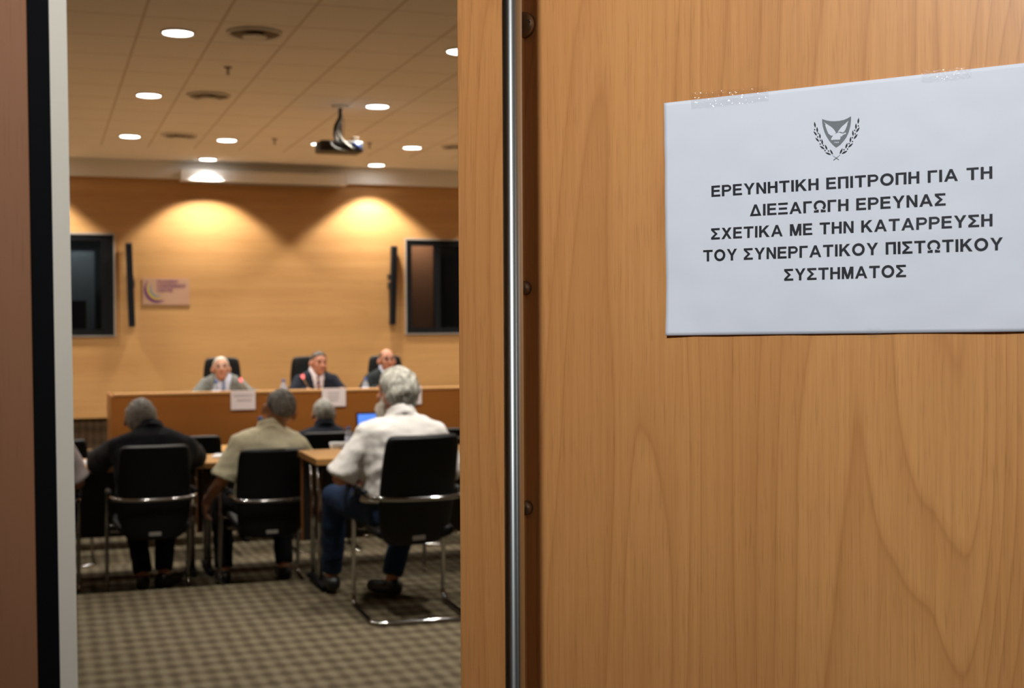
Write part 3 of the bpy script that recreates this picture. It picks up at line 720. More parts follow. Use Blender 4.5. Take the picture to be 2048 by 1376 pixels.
def fan(bm, pts, lift):
    vs = [bm.verts.new(p) for p in art(pts, lift)]; f = bm.faces.new(vs); bmesh.ops.triangulate(bm, faces=[f])
bm = BM(); fan(bm, [(690, 300), (780, 330), (870, 345), (950, 347), (1050, 340), (1150, 318), (1230, 285), (1300, 243), (1300, 330), (1285, 450), (1250, 580), (1200, 690), (1140, 770), (1070, 850), (990, 905), (920, 850), (850, 770), (790, 680), (740, 580), (705, 460), (692, 380)], 0.00028)
obj('shield', bm, M['crest_grey'], sheet, False)
bm = BM()
fan(bm, [(735, 365), (800, 415), (880, 465), (940, 520), (985, 590), (930, 655), (880, 655), (885, 640), (825, 610), (840, 600), (800, 555), (815, 548), (775, 490), (795, 488), (755, 425), (770, 420)], 0.0005)
fan(bm, [(1250, 335), (1225, 400), (1220, 440), (1190, 455), (1205, 470), (1170, 500), (1190, 515), (1150, 545), (1165, 560), (1130, 590), (1080, 572), (1020, 580), (1060, 520), (1110, 460), (1180, 400)], 0.0005)
fan(bm, [(975, 612), (1040, 585), (1085, 600), (1100, 630), (1140, 610), (1190, 582), (1200, 612), (1130, 642), (1110, 678), (1085, 665), (1055, 652), (1078, 722), (1060, 745), (1030, 735), (1015, 748), (985, 735), (965, 750), (940, 737), (910, 750), (880, 740), (900, 690), (940, 640)], 0.0005)
for k_, ch in enumerate('1960'):
    for p in glyph(ch, 0.22)[1]:
        bm.faces.new([bm.verts.new(q) for q in art([(945 + k_ * 27 + a_ * 34, 818 - k_ * 2 - b_ * 36) for a_, b_ in p], 0.0005)])
obj('dove', bm, M['paper'], sheet, False)
bm = BM()
LV = [((530, 362), (545, 480)), ((583, 468), (590, 585)), ((512, 560), (580, 650)), ((640, 605), (650, 715)), ((553, 697), (628, 780)), ((688, 725), (700, 845)), ((645, 868), (745, 940)), ((757, 845), (800, 955)), ((762, 1010), (880, 1055)), ((862, 945), (918, 1050)),
      ((1465, 278), (1450, 400)), ((1408, 395), (1405, 515)), ((1482, 477), (1410, 582)), ((1340, 540), (1345, 660)), ((1440, 620), (1362, 722)), ((1297, 678), (1285, 795)), ((1342, 815), (1243, 902)), ((1228, 808), (1187, 922)), ((1225, 972), (1107, 1037)), ((1125, 922), (1067, 1038))]
for (ax, ay), (bx, by) in LV:
    L_ = math.hypot(bx - ax, by - ay); nx, ny = -(by - ay) / L_, (bx - ax) / L_; pts = []
    for f, hw in ((0, 2), (0.2, 11), (0.5, 19), (0.8, 13), (1, 2)): pts.append((ax + (bx - ax) * f + nx * hw, ay + (by - ay) * f + ny * hw))
    for f, hw in ((1, 2), (0.8, 13), (0.5, 19), (0.2, 11), (0, 2)): pts.append((ax + (bx - ax) * f - nx * hw, ay + (by - ay) * f - ny * hw))
    fan(bm, pts, 0.00028)
for bx, by in ((533, 525), (610, 605), (600, 680), (655, 752), (652, 828), (722, 860), (755, 968), (830, 978), (1457, 445), (1380, 540), (1390, 615), (1330, 695), (1335, 775), (1262, 820), (1230, 935), (1155, 950)):
    fan(bm, [(bx + 14 * math.cos(i * PI / 5), by + 16 * math.sin(i * PI / 5)) for i in range(10)], 0.00028)
for (ax, ay), (bx, by) in (((915, 1072), (1047, 1165)), ((1072, 1062), (935, 1175))):
    L_ = math.hypot(bx - ax, by - ay); nx, ny = -(by - ay) / L_, (bx - ax) / L_
    fan(bm, [(ax + nx * 2, ay + ny * 2), (bx + nx * 8, by + ny * 8), (bx + nx * 18, by + ny * 18), (bx - nx * 18, by - ny * 18), (bx - nx * 6, by - ny * 6), (ax - nx * 2, ay - ny * 2)], 0.00028)
obj('laurel_wreath', bm, M['ink'], sheet, False)
def tape(pts, seed):
    """crinkled clear tape strip over the sheet's edge"""
    a_, b_, c_, d_ = [dl(*p) for p in pts]; bm = BM(); nu, nv = 110, 26; g = []
    for j in range(nv + 1):
        g.append([])
        for i in range(nu + 1):
            u, v = i / nu, j / nv; p = (a_ * (1 - u) + b_ * u) * (1 - v) + (d_ * (1 - u) + c_ * u) * v; p = p.copy()
            p.y = 0.0030 + 0.0009 * noise.noise(Vector((u * 30 + seed, v * 7, 0)))
            g[-1].append(bm.verts.new(p))
    for j in range(nv):
        for i in range(nu): bm.faces.new((g[j][i], g[j][i + 1], g[j + 1][i + 1], g[j + 1][i]))
    obj('adhesive_tape', bm, M['tape'], sheet)
tape([(1385, 219), (1540, 203), (1538, 172), (1384, 188)], 3)
tape([(1845, 167), (1945, 157), (1944, 133), (1845, 143)], 8)
tape([(1735, 674), (1765, 674), (1764, 655), (1736, 655)], 5)

# ------------------------------------------------------------------ furniture
def make_chair():
    """cantilever conference chair, sitter faces +y, origin on the floor under its rear"""
    t = thing('conference_chair', '', 'chair', (0, 0, 0), 0, 'black cantilever conference chairs')
    # back shell: one curved padded sheet leaning back, running below the seat
    def sheetpad(name, rows, thick, mtl):
        bm = BM(); F, B = [], []
        for (y, z, hw, nrm) in rows:
            F.append([]); B.append([]); n = Vector(nrm).normalized()
            for i in range(13):
                s = -1 + 2 * i / 12; bow = -0.028 * (1 - s * s) + 0.028
                e = 1 - 0.55 * max(0, abs(s) - 0.8) / 0.2
                c = Vector((s * hw, y + bow * (1 if name == 'backrest' else 0), z + (0.0 if name == 'backrest' else bow * 0.5)))
                F[-1].append(bm.verts.new(c + n * thick * 0.5 * e)); B[-1].append(bm.verts.new(c - n * thick * 0.5 * e))
        nr, nc = len(rows), 13
        for j in range(nr - 1):
            for i in range(nc - 1):
                bm.faces.new((F[j][i], F[j][i + 1], F[j + 1][i + 1], F[j + 1][i])); bm.faces.new((B[j][i], B[j + 1][i], B[j + 1][i + 1], B[j][i + 1]))
            bm.faces.new((F[j][0], F[j + 1][0], B[j + 1][0], B[j][0])); bm.faces.new((F[j][-1], B[j][-1], B[j + 1][-1], F[j + 1][-1]))
        for i in range(nc - 1):
            bm.faces.new((F[0][i], B[0][i], B[0][i + 1], F[0][i + 1])); bm.faces.new((F[-1][i], F[-1][i + 1], B[-1][i + 1], B[-1][i]))
        o = obj(name, bm, mtl, t, True); sb = o.modifiers.new('sub', 'SUBSURF'); sb.levels = 1; sb.render_levels = 2
        return o
    n = (0, 1, 0.16)
    back = sheetpad('backrest', [(0.055, 0.936, 0.175, n), (0.058, 0.925, 0.196, n), (0.064, 0.89, 0.206, n), (0.085, 0.76, 0.212, n), (0.105, 0.62, 0.212, n), (0.118, 0.50, 0.206, n), (0.120, 0.43, 0.190, n), (0.122, 0.385, 0.165, n), (0.123, 0.375, 0.13, n)], 0.052, M['leather'])
    n = (0, 0.08, 1)
    sheetpad('seat', [(0.13, 0.425, 0.20, n), (0.16, 0.43, 0.212, n), (0.30, 0.435, 0.218, n), (0.45, 0.445, 0.22, n), (0.56, 0.445, 0.215, n), (0.60, 0.435, 0.20, n)], 0.07, M['leather'])
    bm = BM(); W = 0.245
    tube(bm, [(-W + .01, 0.34, 0.63), (-W, 0.50, 0.63), (-W, 0.545, 0.013), (-W, 0.01, 0.013), (W, 0.01, 0.013), (W, 0.545, 0.013), (W, 0.50, 0.63), (W - .01, 0.34, 0.63)], 0.0125, 12, 0.075)
    obj('frame', bm, M['chrome'], t)
    bm = BM(); tube(bm, [(-W + .01, 0.34, 0.63), (-W, 0.13, 0.63), (-W + 0.03, 0.052, 0.625), (-0.10, 0.030, 0.620), (0.10, 0.030, 0.620), (W - 0.03, 0.052, 0.625), (W, 0.13, 0.63), (W - .01, 0.34, 0.63)], 0.0125, 12, 0.07)
    obj('back_bar', bm, M['chrome'], t)
    bm = BM()
    for s in (-1, 1):
        bm = BM(); tube(bm, [(s * W, 0.42, 0.642), (s * W, 0.20, 0.642)], 0.018, 10); obj('arm_pad', bm, M['leather'], t)
    for y in (0.22, 0.50):
        bm = BM(); tube(bm, [(-W, y + 0.02, 0.415), (W, y + 0.02, 0.415)], 0.009, 8); obj('seat_rail', bm, M['chrome'], t)
    bm = BM(); box(bm, -0.035, 0.035, 0.094, 0.0955, 0.40, 0.422); obj('tag', bm, M['tag'], back, False)
    return t
ch0 = make_chair()
CH = [((1.775, 6.44, 0), 'black conference chair nearest the door under the white-haired man'),
      ((0.63, 8.10, -0.15), 'black conference chair under the man in the black shirt'),
      ((1.30, 8.02, -0.15), 'black conference chair under the man in the khaki polo'),
      ((-0.04, 8.10, -0.15), 'black conference chair mostly hidden behind the white door edge'),
      ((0.11, 10.25, -0.27), 'empty black chair back standing beyond the left table, by the white door edge'),
      ((1.08, 10.25, -0.27), 'empty black chair back between the black shirt and the khaki polo'),
      ((2.10, 10.22, -0.27), 'black chair under the man in the navy jacket'),
      ((3.10, 10.25, -0.27), 'black chair back beyond the right table, beside the wooden door edge'),
      ((2.62, 8.02, -0.15), 'black conference chair in the shadow under the right table')]
ch0.location = CH[0][0]; ch0['label'] = CH[0][1]
chairs = [ch0]
for loc, lb in CH[1:]: chairs.append(dup(ch0, lb, loc, 0))
chairs[0].rotation_euler = (0, 0, math.radians(-2)); chairs[1].rotation_euler = (0, 0, math.radians(1.5))
chairs[2].rotation_euler = (math.radians(4.5), 0, math.radians(1)); chairs[2].scale = (1, 1, 0.965)
bk = [c for c in chairs[0].children if c.name.startswith('backrest')][0]; bk.rotation_euler = (math.radians(5), 0, math.radians(13)); bk.location = (0.02, 0.03, 0)
chairs[7].rotation_euler = (0, 0, math.radians(-12))

def table(x0, x1, y0, y1, zf, label, grommets=()):
    t = thing('conference_table', label, 'table', (x0, y0, zf), 0, 'beech conference tables')
    L, W = x1 - x0, y1 - y0; H = 0.75
    top = obj('tabletop', boxm(0, L, 0, W, H - 0.006, H), M['table_wood'], t, False, 0.001)
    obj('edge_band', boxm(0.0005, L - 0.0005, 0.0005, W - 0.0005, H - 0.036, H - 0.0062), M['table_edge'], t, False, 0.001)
    obj('modesty_panel', boxm(0.02, L - 0.02, W - 0.055, W - 0.035, 0.22, H - 0.037), M['panel_dark'], t, False)
    obj('panel_edging', boxm(0.012, 0.0198, W - 0.060, W - 0.030, 0.22, H - 0.037), M['panel_wood'], t, False)
    for xx in (0.048, L - 0.048):
        bm = BM()
        for yy in (0.15, 0.36): tube(bm, [(xx, yy, 0.035), (xx, yy, H - 0.04)], 0.016, 14)
        lg = obj('leg', bm, M['chrome'], t)
        bm = BM(); tube(bm, [(xx, 0.04, 0.020), (xx, 0.20, 0.036), (xx, 0.36, 0.036), (xx, W - 0.08, 0.020)], [0.018, 0.024, 0.024, 0.018], 12); obj('foot', bm, M['frame_black'], lg)
        bm = BM(); box(bm, xx - 0.02, xx + 0.02, 0.08, W - 0.08, H - 0.06, H - 0.037); obj('bearer', bm, M['frame_black'], lg, False)
    for gx, gy in grommets:
        bm = BM(); lathe(bm, [(0.0005, 0.001), (0.030, 0.001), (0.034, 0.004), (0.042, 0.004), (0.042, 0.0005)], (gx, gy, H), 24); obj('grommet', bm, M['bronze'], t)
    return t
table(1.43, 3.30, 7.37, 7.94, 0.0, 'beech conference table with exposed corner and twin steel legs in front of the white-haired man', [(0.30, 0.42)])
table(-1.15, 0.98, 8.90, 9.50, -0.15, 'beech conference table in front of the man in the black shirt')
table(0.99, 3.10, 8.90, 9.50, -0.15, 'beech conference table in front of the man in the khaki polo')
table(3.12, 5.20, 8.90, 9.50, -0.15, 'beech conference table seen at the wooden door edge beyond the nearest chair')
table(-0.6, 1.50, 11.00, 11.60, -0.27, 'beech conference table in front of the two empty black chairs')
table(1.52, 3.90, 11.00, 11.60, -0.27, 'beech conference table in front of the man in the navy jacket, carrying the lit laptop')

# presidium desk
DX0, DX1, DY = 0.60, 6.2, 12.2
t = thing('panel_desk', 'long brown wooden panel desk with a tall solid front', 'desk', (DX0, DY, 0))
L = DX1 - DX0
obj('front_panel', boxm(0, L, 0, 0.04, -0.27, 0.885), M['desk_wood'], t, False)
obj('ledge', boxm(-0.005, L, -0.008, 0.16, 0.886, 0.906), M['wall_wood'], t, False, 0.002)
obj('end_panel', boxm(-0.03, -0.001, 0.0, 0.75, 0.13, 0.885), M['desk_wood'], t, False)
obj('worktop', boxm(0, L, 0.041, 0.75, 0.745, 0.775), M['wall_wood'], t, False)

def exec_chair(label, px, y):
    d = ray(px, 712); x = (CAM + d * (y / d.y)).x
    t = thing('executive_chair', label, 'chair', (x, y, 0.13), 0, 'high-backed panel chairs'); t.scale = (0.93, 0.93, 0.885)
    def pad(name, rows, thick):
        bm = BM(); rings = []
        for (yy, z, hw) in rows:
            rings.append([(s * hw, yy + 0.03 * s * s + (thick / 2) * k * (1 - 0.5 * (abs(s) > 0.9)), z) for s, k in ((-1, -1), (-.6, -1), (0, -1), (.6, -1), (1, -1), (1, 1), (.6, 1), (0, 1), (-.6, 1), (-1, 1))])
        ringloft(bm, [[Vector(p) for p in r] for r in rings]); o = obj(name, bm, M['leather'], t); s_ = o.modifiers.new('s', 'SUBSURF'); s_.levels = 1; s_.render_levels = 2
    pad('backrest', [(0.02, 0.42, 0.17), (0.02, 0.50, 0.20), (0.035, 0.80, 0.215), (0.06, 1.10, 0.195), (0.07, 1.17, 0.175), (0.072, 1.195, 0.15)], 0.09)
    obj('seat', boxm(-0.24, 0.24, -0.48, 0.0, 0.40, 0.48), M['leather'], t, True, 0.03)
    bm = BM(); tube(bm, [(0, -0.24, 0.08), (0, -0.24, 0.40)], 0.03); obj('column', bm, M['chrome'], t)
    bm = BM()
    for k in range(5):
        a = 2 * PI * k / 5; tube(bm, [(0, -0.24, 0.09), (0.28 * math.cos(a), -0.24 + 0.28 * math.sin(a), 0.05)], [0.028, 0.018]); ellip(bm, (0.28 * math.cos(a), -0.24 + 0.28 * math.sin(a), 0.028), (0.028, 0.028, 0.028))
    obj('star_base', bm, M['frame_black'], t)
    for s in (-1, 1):
        bm = BM(); tube(bm, [(s * 0.25, -0.05, 0.44), (s * 0.28, -0.08, 0.64), (s * 0.28, -0.36, 0.64), (s * 0.25, -0.32, 0.44)], 0.016, 8, 0.04); obj('armrest', bm, M['frame_black'], t)
exec_chair('high-backed black chair behind the man in the grey jacket', 446, 13.40)
exec_chair('high-backed black chair behind the man with the striped tie', 620, 13.40)
exec_chair('high-backed black chair behind the bald man with glasses', 774, 13.40)

# ------------------------------------------------------------------ people
def hand(bm, wrist, d, palm, side, curl=0.5, sc=1.0):
    """d: pointing direction, palm: palm normal, side: +1 right hand / -1 left hand"""
    wrist = Vector(wrist); d = Vector(d).normalized(); palm = Vector(palm); palm = (palm - d * palm.dot(d)).normalized()
    a = d.cross(palm) * side                                   # towards the thumb
    rot = Matrix((a, d, palm)).transposed()
    limb(bm, wrist - d * 0.02, 0.026 * sc, wrist + d * 0.03, 0.028 * sc, 12)
    ellip(bm, wrist + d * 0.052 * sc, (0.041 * sc, 0.052 * sc, 0.017 * sc), rot)
    for k, (off, ln) in enumerate(((0.030, 0.072), (0.010, 0.081), (-0.010, 0.076), (-0.029, 0.060))):
        p = wrist + d * (0.088 - abs(off - 0.006) * 0.25) * sc + a * off * sc; ang = 0.15 + 0.05 * k; dirv = d; q = p - d * 0.025 * sc
        pts = [q]; step = [0.025, 0.45, 0.31, 0.24]
        pts.append(p)
        for j in range(3):
            ang += curl * (0.5 + 0.35 * j) * (0.9 + 0.08 * k)
            dirv = d * math.cos(ang) + palm * math.sin(ang) + a * off * 1.5
            pts.append(pts[-1] + dirv.normalized() * ln * sc * step[j + 1])
        chain(bm, pts, [0.0105 * sc, 0.0098 * sc, 0.0088 * sc, 0.008 * sc, 0.0068 * sc], 10)
    tb = wrist + d * 0.022 * sc + a * 0.030 * sc
    td = (d * 0.75 + a * 0.6 + palm * 0.35).normalized()
    chain(bm, [tb, tb + td * 0.034 * sc, tb + td * 0.034 * sc + (d * 0.9 + a * 0.25 + palm * 0.45).normalized() * 0.030 * sc, tb + td * 0.034 * sc + (d * 0.9 + a * 0.2 + palm * 0.5).normalized() * 0.055 * sc], [0.014 * sc, 0.0115 * sc, 0.0098 * sc, 0.008 * sc], 10)

def person(label, loc, rz, P, scale=1.0):
    t = thing('person', label, 'person', loc, math.radians(rz)); t.scale = (scale,) * 3
    lean = math.radians(P.get('lean', 5)); sl = P.get('side', 0.0); bend = math.radians(P.get('bend', P.get('lean', 5)))
    Lv = Vector((sl, math.sin(lean), math.cos(lean))).normalized()
    L2 = Vector((sl, math.sin(bend), math.cos(bend))).normalized()
    pel = Vector((0, 0, 0.53))
    def sp(h): return pel + Lv * min(h, 0.24) + L2 * max(0, h - 0.24)
    sx = P.get('wide', 1.0)
    rings_h = [(-0.09, .150, .105), (-0.04, .172, .128), (0.05, .168, .130), (0.14, .158, .122), (0.24, .168, .122), (0.34, .180, .118), (0.41, .176, .104), (0.45, .145, .084), (0.485, .085, .062), (0.53, .058, .056)]
    def torso(bm, grow, top=len(rings_h), low=0):
        rr = []
        for h, rx, ry in rings_h[low:top]:
            c = sp(h); ax = Vector((1, 0, 0)); ay = (L2 if h > 0.24 else Lv).cross(ax) * 1.0
            ay = Vector((0, (L2 if h > .24 else Lv).z, -(L2 if h > .24 else Lv).y))
            belly = P.get('belly', 0.02) * math.exp(-((h - 0.08) / 0.12) ** 2)
            rr.append([c + ax * (rx * sx + grow) * math.copysign(abs(math.cos(2 * PI * i / 24)) ** 0.85, math.cos(2 * PI * i / 24)) + ay * ((ry + grow) * math.sin(2 * PI * i / 24) + (belly if math.sin(2 * PI * i / 24) > 0 else 0)) for i in range(24)])
        ringloft(bm, rr)
    sh = {-1: sp(0.382) + Vector((-0.172 * sx, 0, 0)), 1: sp(0.382) + Vector((0.172 * sx, 0, 0))}
    if 'shz' in P:
        for s in (-1, 1): sh[s].z += P['shz'][0 if s < 0 else 1]
    el = {-1: Vector(P['el'][0]), 1: Vector(P['el'][1])}; wr = {-1: Vector(P['wr'][0]), 1: Vector(P['wr'][1])}
    hip = {s: Vector((0.092 * s, 0.03, 0.52)) for s in (-1, 1)}
    kn = {-1: Vector(P['kn'][0]), 1: Vector(P['kn'][1])}; an = {-1: Vector(P['an'][0]), 1: Vector(P['an'][1])}
    # head
    nb = sp(0.50); hy, hp, hr = [math.radians(v) for v in P.get('head', (0, 0, 0))]
    hs = P.get('hs', 1.07); HR = (Matrix.Rotation(hy, 3, 'Z') @ Matrix.Rotation(-hp, 3, 'X') @ Matrix.Rotation(hr, 3, 'Y')) * hs
    hc = nb + Vector(P.get('hoff', (0, 0.035, 0.120)))
    def H(x, y, z): return hc + HR @ Vector((x, y, z))
    def headbase(bm):
        ellip(bm, H(0, -0.012, 0.022), (0.076, 0.096, 0.098), HR, 28, 20)
        ellip(bm, H(0, 0.022, -0.045), (0.060, 0.070, 0.075), HR, 24, 16)
        ellip(bm, H(0, 0.066, -0.088), (0.026, 0.022, 0.022), HR)
        limb(bm, H(0, 0.083, 0.020), 0.009, H(0, 0.104, -0.022), 0.0145); 
        for s in (-1, 1):
            ellip(bm, H(0.014 * s, 0.095, -0.026), (0.009, 0.009, 0.008), HR)
            ellip(bm, H(0.030 * s, 0.077, 0.030), (0.022, 0.011, 0.009), HR)
            ellip(bm, H(0.042 * s, 0.062, -0.018), (0.022, 0.018, 0.018), HR)
            ellip(bm, H(0.086 * s, -0.010, -0.008), (0.012, 0.020, 0.034), HR @ Matrix.Rotation(0.35 * s, 3, 'Z'))
        ellip(bm, H(0, 0.084, -0.056), (0.024, 0.010, 0.009), HR)
    bm = BM(); torso(bm, -0.012); headbase(bm)
    limb(bm, nb - L2 * 0.06, 0.062, H(0, -0.015, -0.065), 0.056)
    for s in (-1, 1):
        limb(bm, sh[s], 0.050, el[s], 0.040); limb(bm, el[s], 0.041, wr[s], 0.027)
        hd = Vector(P.get('hd', ((0.2, 1, -0.1), (-0.2, 1, -0.1)))[0 if s < 0 else 1]); pn = Vector(P.get('pn', ((0, 0, -1), (0, 0, -1)))[0 if s < 0 else 1])
        hand(bm, wr[s], hd, pn, s, P.get('curl', 0.45))
        limb(bm, hip[s], 0.075, kn[s], 0.052); limb(bm, kn[s], 0.052, an[s], 0.036)
        limb(bm, an[s] + Vector((0, -0.02, -0.03)), 0.032, an[s] + Vector((0, 0.14, -0.045)), 0.022)
    solidmesh('body', bm, P.get('skin', M['skin']), 0.0065, 3, t)
    # trousers and shoes
    bm = BM(); tr = P.get('trousers', M['trousers'])
    ringloft(bm, [[sp(h) + Vector((rx * math.cos(2 * PI * i / 20) * sx, ry * math.sin(2 * PI * i / 20), 0)) for i in range(20)] for h, rx, ry in ((-0.11, .15, .12), (-0.05, .185, .15), (0.04, .182, .145), (0.08, .172, .138))])
    for s in (-1, 1):
        limb(bm, hip[s], 0.100, kn[s], 0.073, 16); a_ = an[s] + Vector((0, 0, 0.03)); limb(bm, kn[s], 0.072, a_, 0.058, 16, True, False)
    solidmesh('trousers', bm, tr, 0.011, 4, t, 0.006, 9)
    for s in (-1, 1):
        a_ = an[s]; bm = BM()
        sd_ = Vector(P.get('toe', ((0, 1, 0), (0, 1, 0)))[0 if s < 0 else 1]).normalized()
        limb(bm, Vector((a_.x, a_.y, a_.z - 0.02)), 0.044, Vector((a_.x, a_.y, a_.z - 0.03)) - sd_ * 0.03, 0.044)
        limb(bm, Vector((a_.x, a_.y, a_.z - 0.035)) - sd_ * 0.03, 0.043, Vector((a_.x, a_.y, a_.z - 0.045)) + sd_ * 0.16, 0.035)
        solidmesh('shoe', bm, M['shoe'], 0.009, 3, t)
    # upper garments
    def sleeve(bm, s, grow, upto, taper=0.0):
        limb(bm, sp(0.42) + Vector((0.07 * s, 0, 0)), 0.050 + grow * 0.6, sh[s], 0.057 + grow * 0.8, 16)
        if upto <= 1.0:
            limb(bm, sh[s], 0.057 + grow * 0.8, sh[s].lerp(el[s], upto), 0.060 + grow + taper, 16, True, False)
        else:
            limb(bm, sh[s], 0.058 + grow, el[s], 0.053 + grow, 16)
            limb(bm, el[s], 0.053 + grow, el[s].lerp(wr[s], upto - 1), 0.042 + grow, 16, True, False)
    def collar(bm, grow, h0=0.462, h1=0.520, rx=0.070, ry=0.068):
        rr = []
        for h, k in ((h0, 1.35), (h0 + 0.02, 1.12), (h1, 1.0), (h1 + 0.004, 0.93)):
            c = sp(h); tilt = Vector((0, L2.z, -L2.y - 0.45))
            rr.append([c + Vector((1, 0, 0)) * (rx * k + grow) * math.cos(2 * PI * i / 24) + tilt * (ry * k + grow) * math.sin(2 * PI * i / 24) for i in range(24)])
        ringloft(bm, rr)
    top = P['top']
    if top == 'suit':
        bm = BM(); torso(bm, 0.010, 9); collar(bm, 0.004)
        solidmesh('shirt', bm, P['shirt'], 0.009, 3, t, 0.002, 12)
        def vcut(c):
            q = c - sp(0.0); h = q.dot(L2); fr = q.y - L2.y / L2.z * h if True else q.y
            return h > 0.10 and q.y - (sp(max(0, h)) - sp(0)).y > 0.035 and abs(c.x - sp(max(0, h)).x - P.get('vx', 0)) < 0.012 + (h - 0.10) * P.get('vee', 0.20) and h < 0.52
        bm = BM(); torso(bm, 0.026, 9)
        for s in (-1, 1): sleeve(bm, s, 0.014, 1.93)
        collar(bm, 0.010, 0.455, 0.500 if P.get('face') else 0.524, 0.075, 0.072)
        solidmesh('jacket', bm, P['cloth'], 0.010, 4, t, 0.006, 8, vcut)
        if 'tie' in P:
            bm = BM(); rr = []
            for h, hw in ((0.475, 0.018), (0.455, 0.021), (0.44, 0.012), (0.30, 0.026), (0.16, 0.033), (0.08, 0.036)):
                c = sp(h); ry = [r for r in rings_h if r[0] <= h + 1e-6][-1]; k = (0.118 if h < 0.36 else 0.118 - (h - 0.36) * 0.42) + P.get('belly', 0.02) * math.exp(-((h - 0.08) / 0.12) ** 2) + 0.020
                ay = Vector((0, L2.z, -L2.y))
                f = c + ay * k + Vector((P.get('vx', 0), 0, 0)); rr.append([f + Vector((-hw, 0, 0)), f + ay * 0.006, f + Vector((hw, 0, 0)), f - ay * 0.01])
            ringloft(bm, rr); obj('tie', bm, P['tie'], t)
    else:
        bm = BM(); torso(bm, P.get('loose', 0.022), 9, 2)
        for s in (-1, 1): sleeve(bm, s, P.get('loose', 0.022) * 0.55, P.get('sleeve', 0.85), 0.006)
        collar(bm, 0.006)
        c0_ = sp(-0.02); ringloft(bm, [[sp(h) + Vector((rx * math.cos(2 * PI * i / 24) * sx, ry * math.sin(2 * PI * i / 24), 0)) for i in range(24)] for h, rx, ry in ((0.02, .168, .128), (0.07, .176, .135), (0.2, .174, .134))])
        sh_o = solidmesh('shirt', bm, P['cloth'], 0.010, 3, t, P.get('wrinkle', 0.009), 8)
    # hair
    hb = P['hair']; hm = hb['mat']
    bm = BM(); rx, ry, rz_ = 0.0775, 0.0985, 0.100; U_, V_ = 48, 32; rings = []
    for j in range(1, V_):
        a = -PI / 2 + PI * j / V_; rings.append([])
        for i in range(U_):
            nx, ny, nz = math.cos(a) * math.cos(2 * PI * i / U_), math.cos(a) * math.sin(2 * PI * i / U_), math.sin(a)
            if ny < 0: zl = hb.get('nape', -0.72) + (1 + ny) * (hb.get('ear', -0.18) - hb.get('nape', -0.72))
            else: zl = hb.get('ear', -0.18) + min(1, ny / 0.75) * (hb.get('line', 0.62) - hb.get('ear', -0.18))
            k = max(0.0, min(1.0, (nz - zl) / 0.22 + 0.25)); k = k * k * (3 - 2 * k)
            th = hb.get('th', 0.010)
            if hb.get('bald', 0): 
                bk = max(0, min(1, (nz - 0.45) / 0.35)) * max(0, min(1, (ny + 0.75) / 0.5)); th = th * (1 - hb['bald'] * bk) - 0.012 * hb['bald'] * bk * (hb['bald'] > 0.8)
            nn = Vector((nx, ny, nz)) * hb.get('nf', 5)
            th += k * hb.get('wave', 0.003) * (noise.noise(nn) + 0.5 * noise.noise(nn * 2.3))
            o_ = -0.014 + k * (0.014 + th)
            z_ = (rz_ + o_) * nz; z_ -= hb.get('drop', 0.0) * max(0, -nz) * k
            rings[-1].append(H((rx + o_) * nx, -0.012 + (ry + o_) * ny, 0.022 + z_))
    ringloft(bm, rings); obj('hair', bm, hm, t)
    if 'beard' in P:
        bm = BM(); ellip(bm, H(0, 0.045, -0.085), (0.066, 0.062, 0.055), HR, 24, 16); ellip(bm, H(0, 0.072, -0.115), (0.040, 0.034, 0.042), HR)
        for s in (-1, 1): limb(bm, H(0.066 * s, 0.015, -0.02), 0.016, H(0.052 * s, 0.035, -0.08), 0.026)
        solidmesh('beard', bm, P['beard'], 0.007, 3, t, 0.005, 30)
    if P.get('face'):
        for s in (-1, 1):
            bm = BM(); ellip(bm, H(0.030 * s, 0.079, 0.012), (0.0125, 0.008, 0.0062), HR); obj('eye', bm, M['eye'], t)
            bm = BM(); tube(bm, [H(0.012 * s, 0.090, 0.034), H(0.030 * s, 0.090, 0.040), H(0.050 * s, 0.076, 0.034)], [0.004, 0.005, 0.003], 8); obj('eyebrow', bm, P.get('brow', M['hair_dark']), t)
        bm = BM(); tube(bm, [H(-0.024, 0.083, -0.056), H(-0.010, 0.092, -0.053), H(0.010, 0.092, -0.053), H(0.024, 0.083, -0.056)], [0.003, 0.0055, 0.0055, 0.003], 8); obj('lips', bm, M['lips'], t)
    if P.get('glasses'):
        bm = BM()
        for s in (-1, 1):
            tube(bm, [H(0.031 * s + 0.024 * math.cos(a), 0.099, 0.010 + 0.017 * math.sin(a)) for a in [2 * PI * i / 16 for i in range(17)]], 0.0022, 6)
            tube(bm, [H(0.054 * s, 0.098, 0.014), H(0.078 * s, 0.06, 0.014), H(0.081 * s, -0.01, 0.012)], 0.002, 6)
        tube(bm, [H(-0.008, 0.100, 0.012), H(0.008, 0.100, 0.012)], 0.002, 6); obj('glasses', bm, P['glasses'], t)
    return t

KN = ((-0.16, 0.46, 0.53), (0.16, 0.46, 0.53)); AN = ((-0.13, 0.50, 0.09), (0.13, 0.50, 0.09))
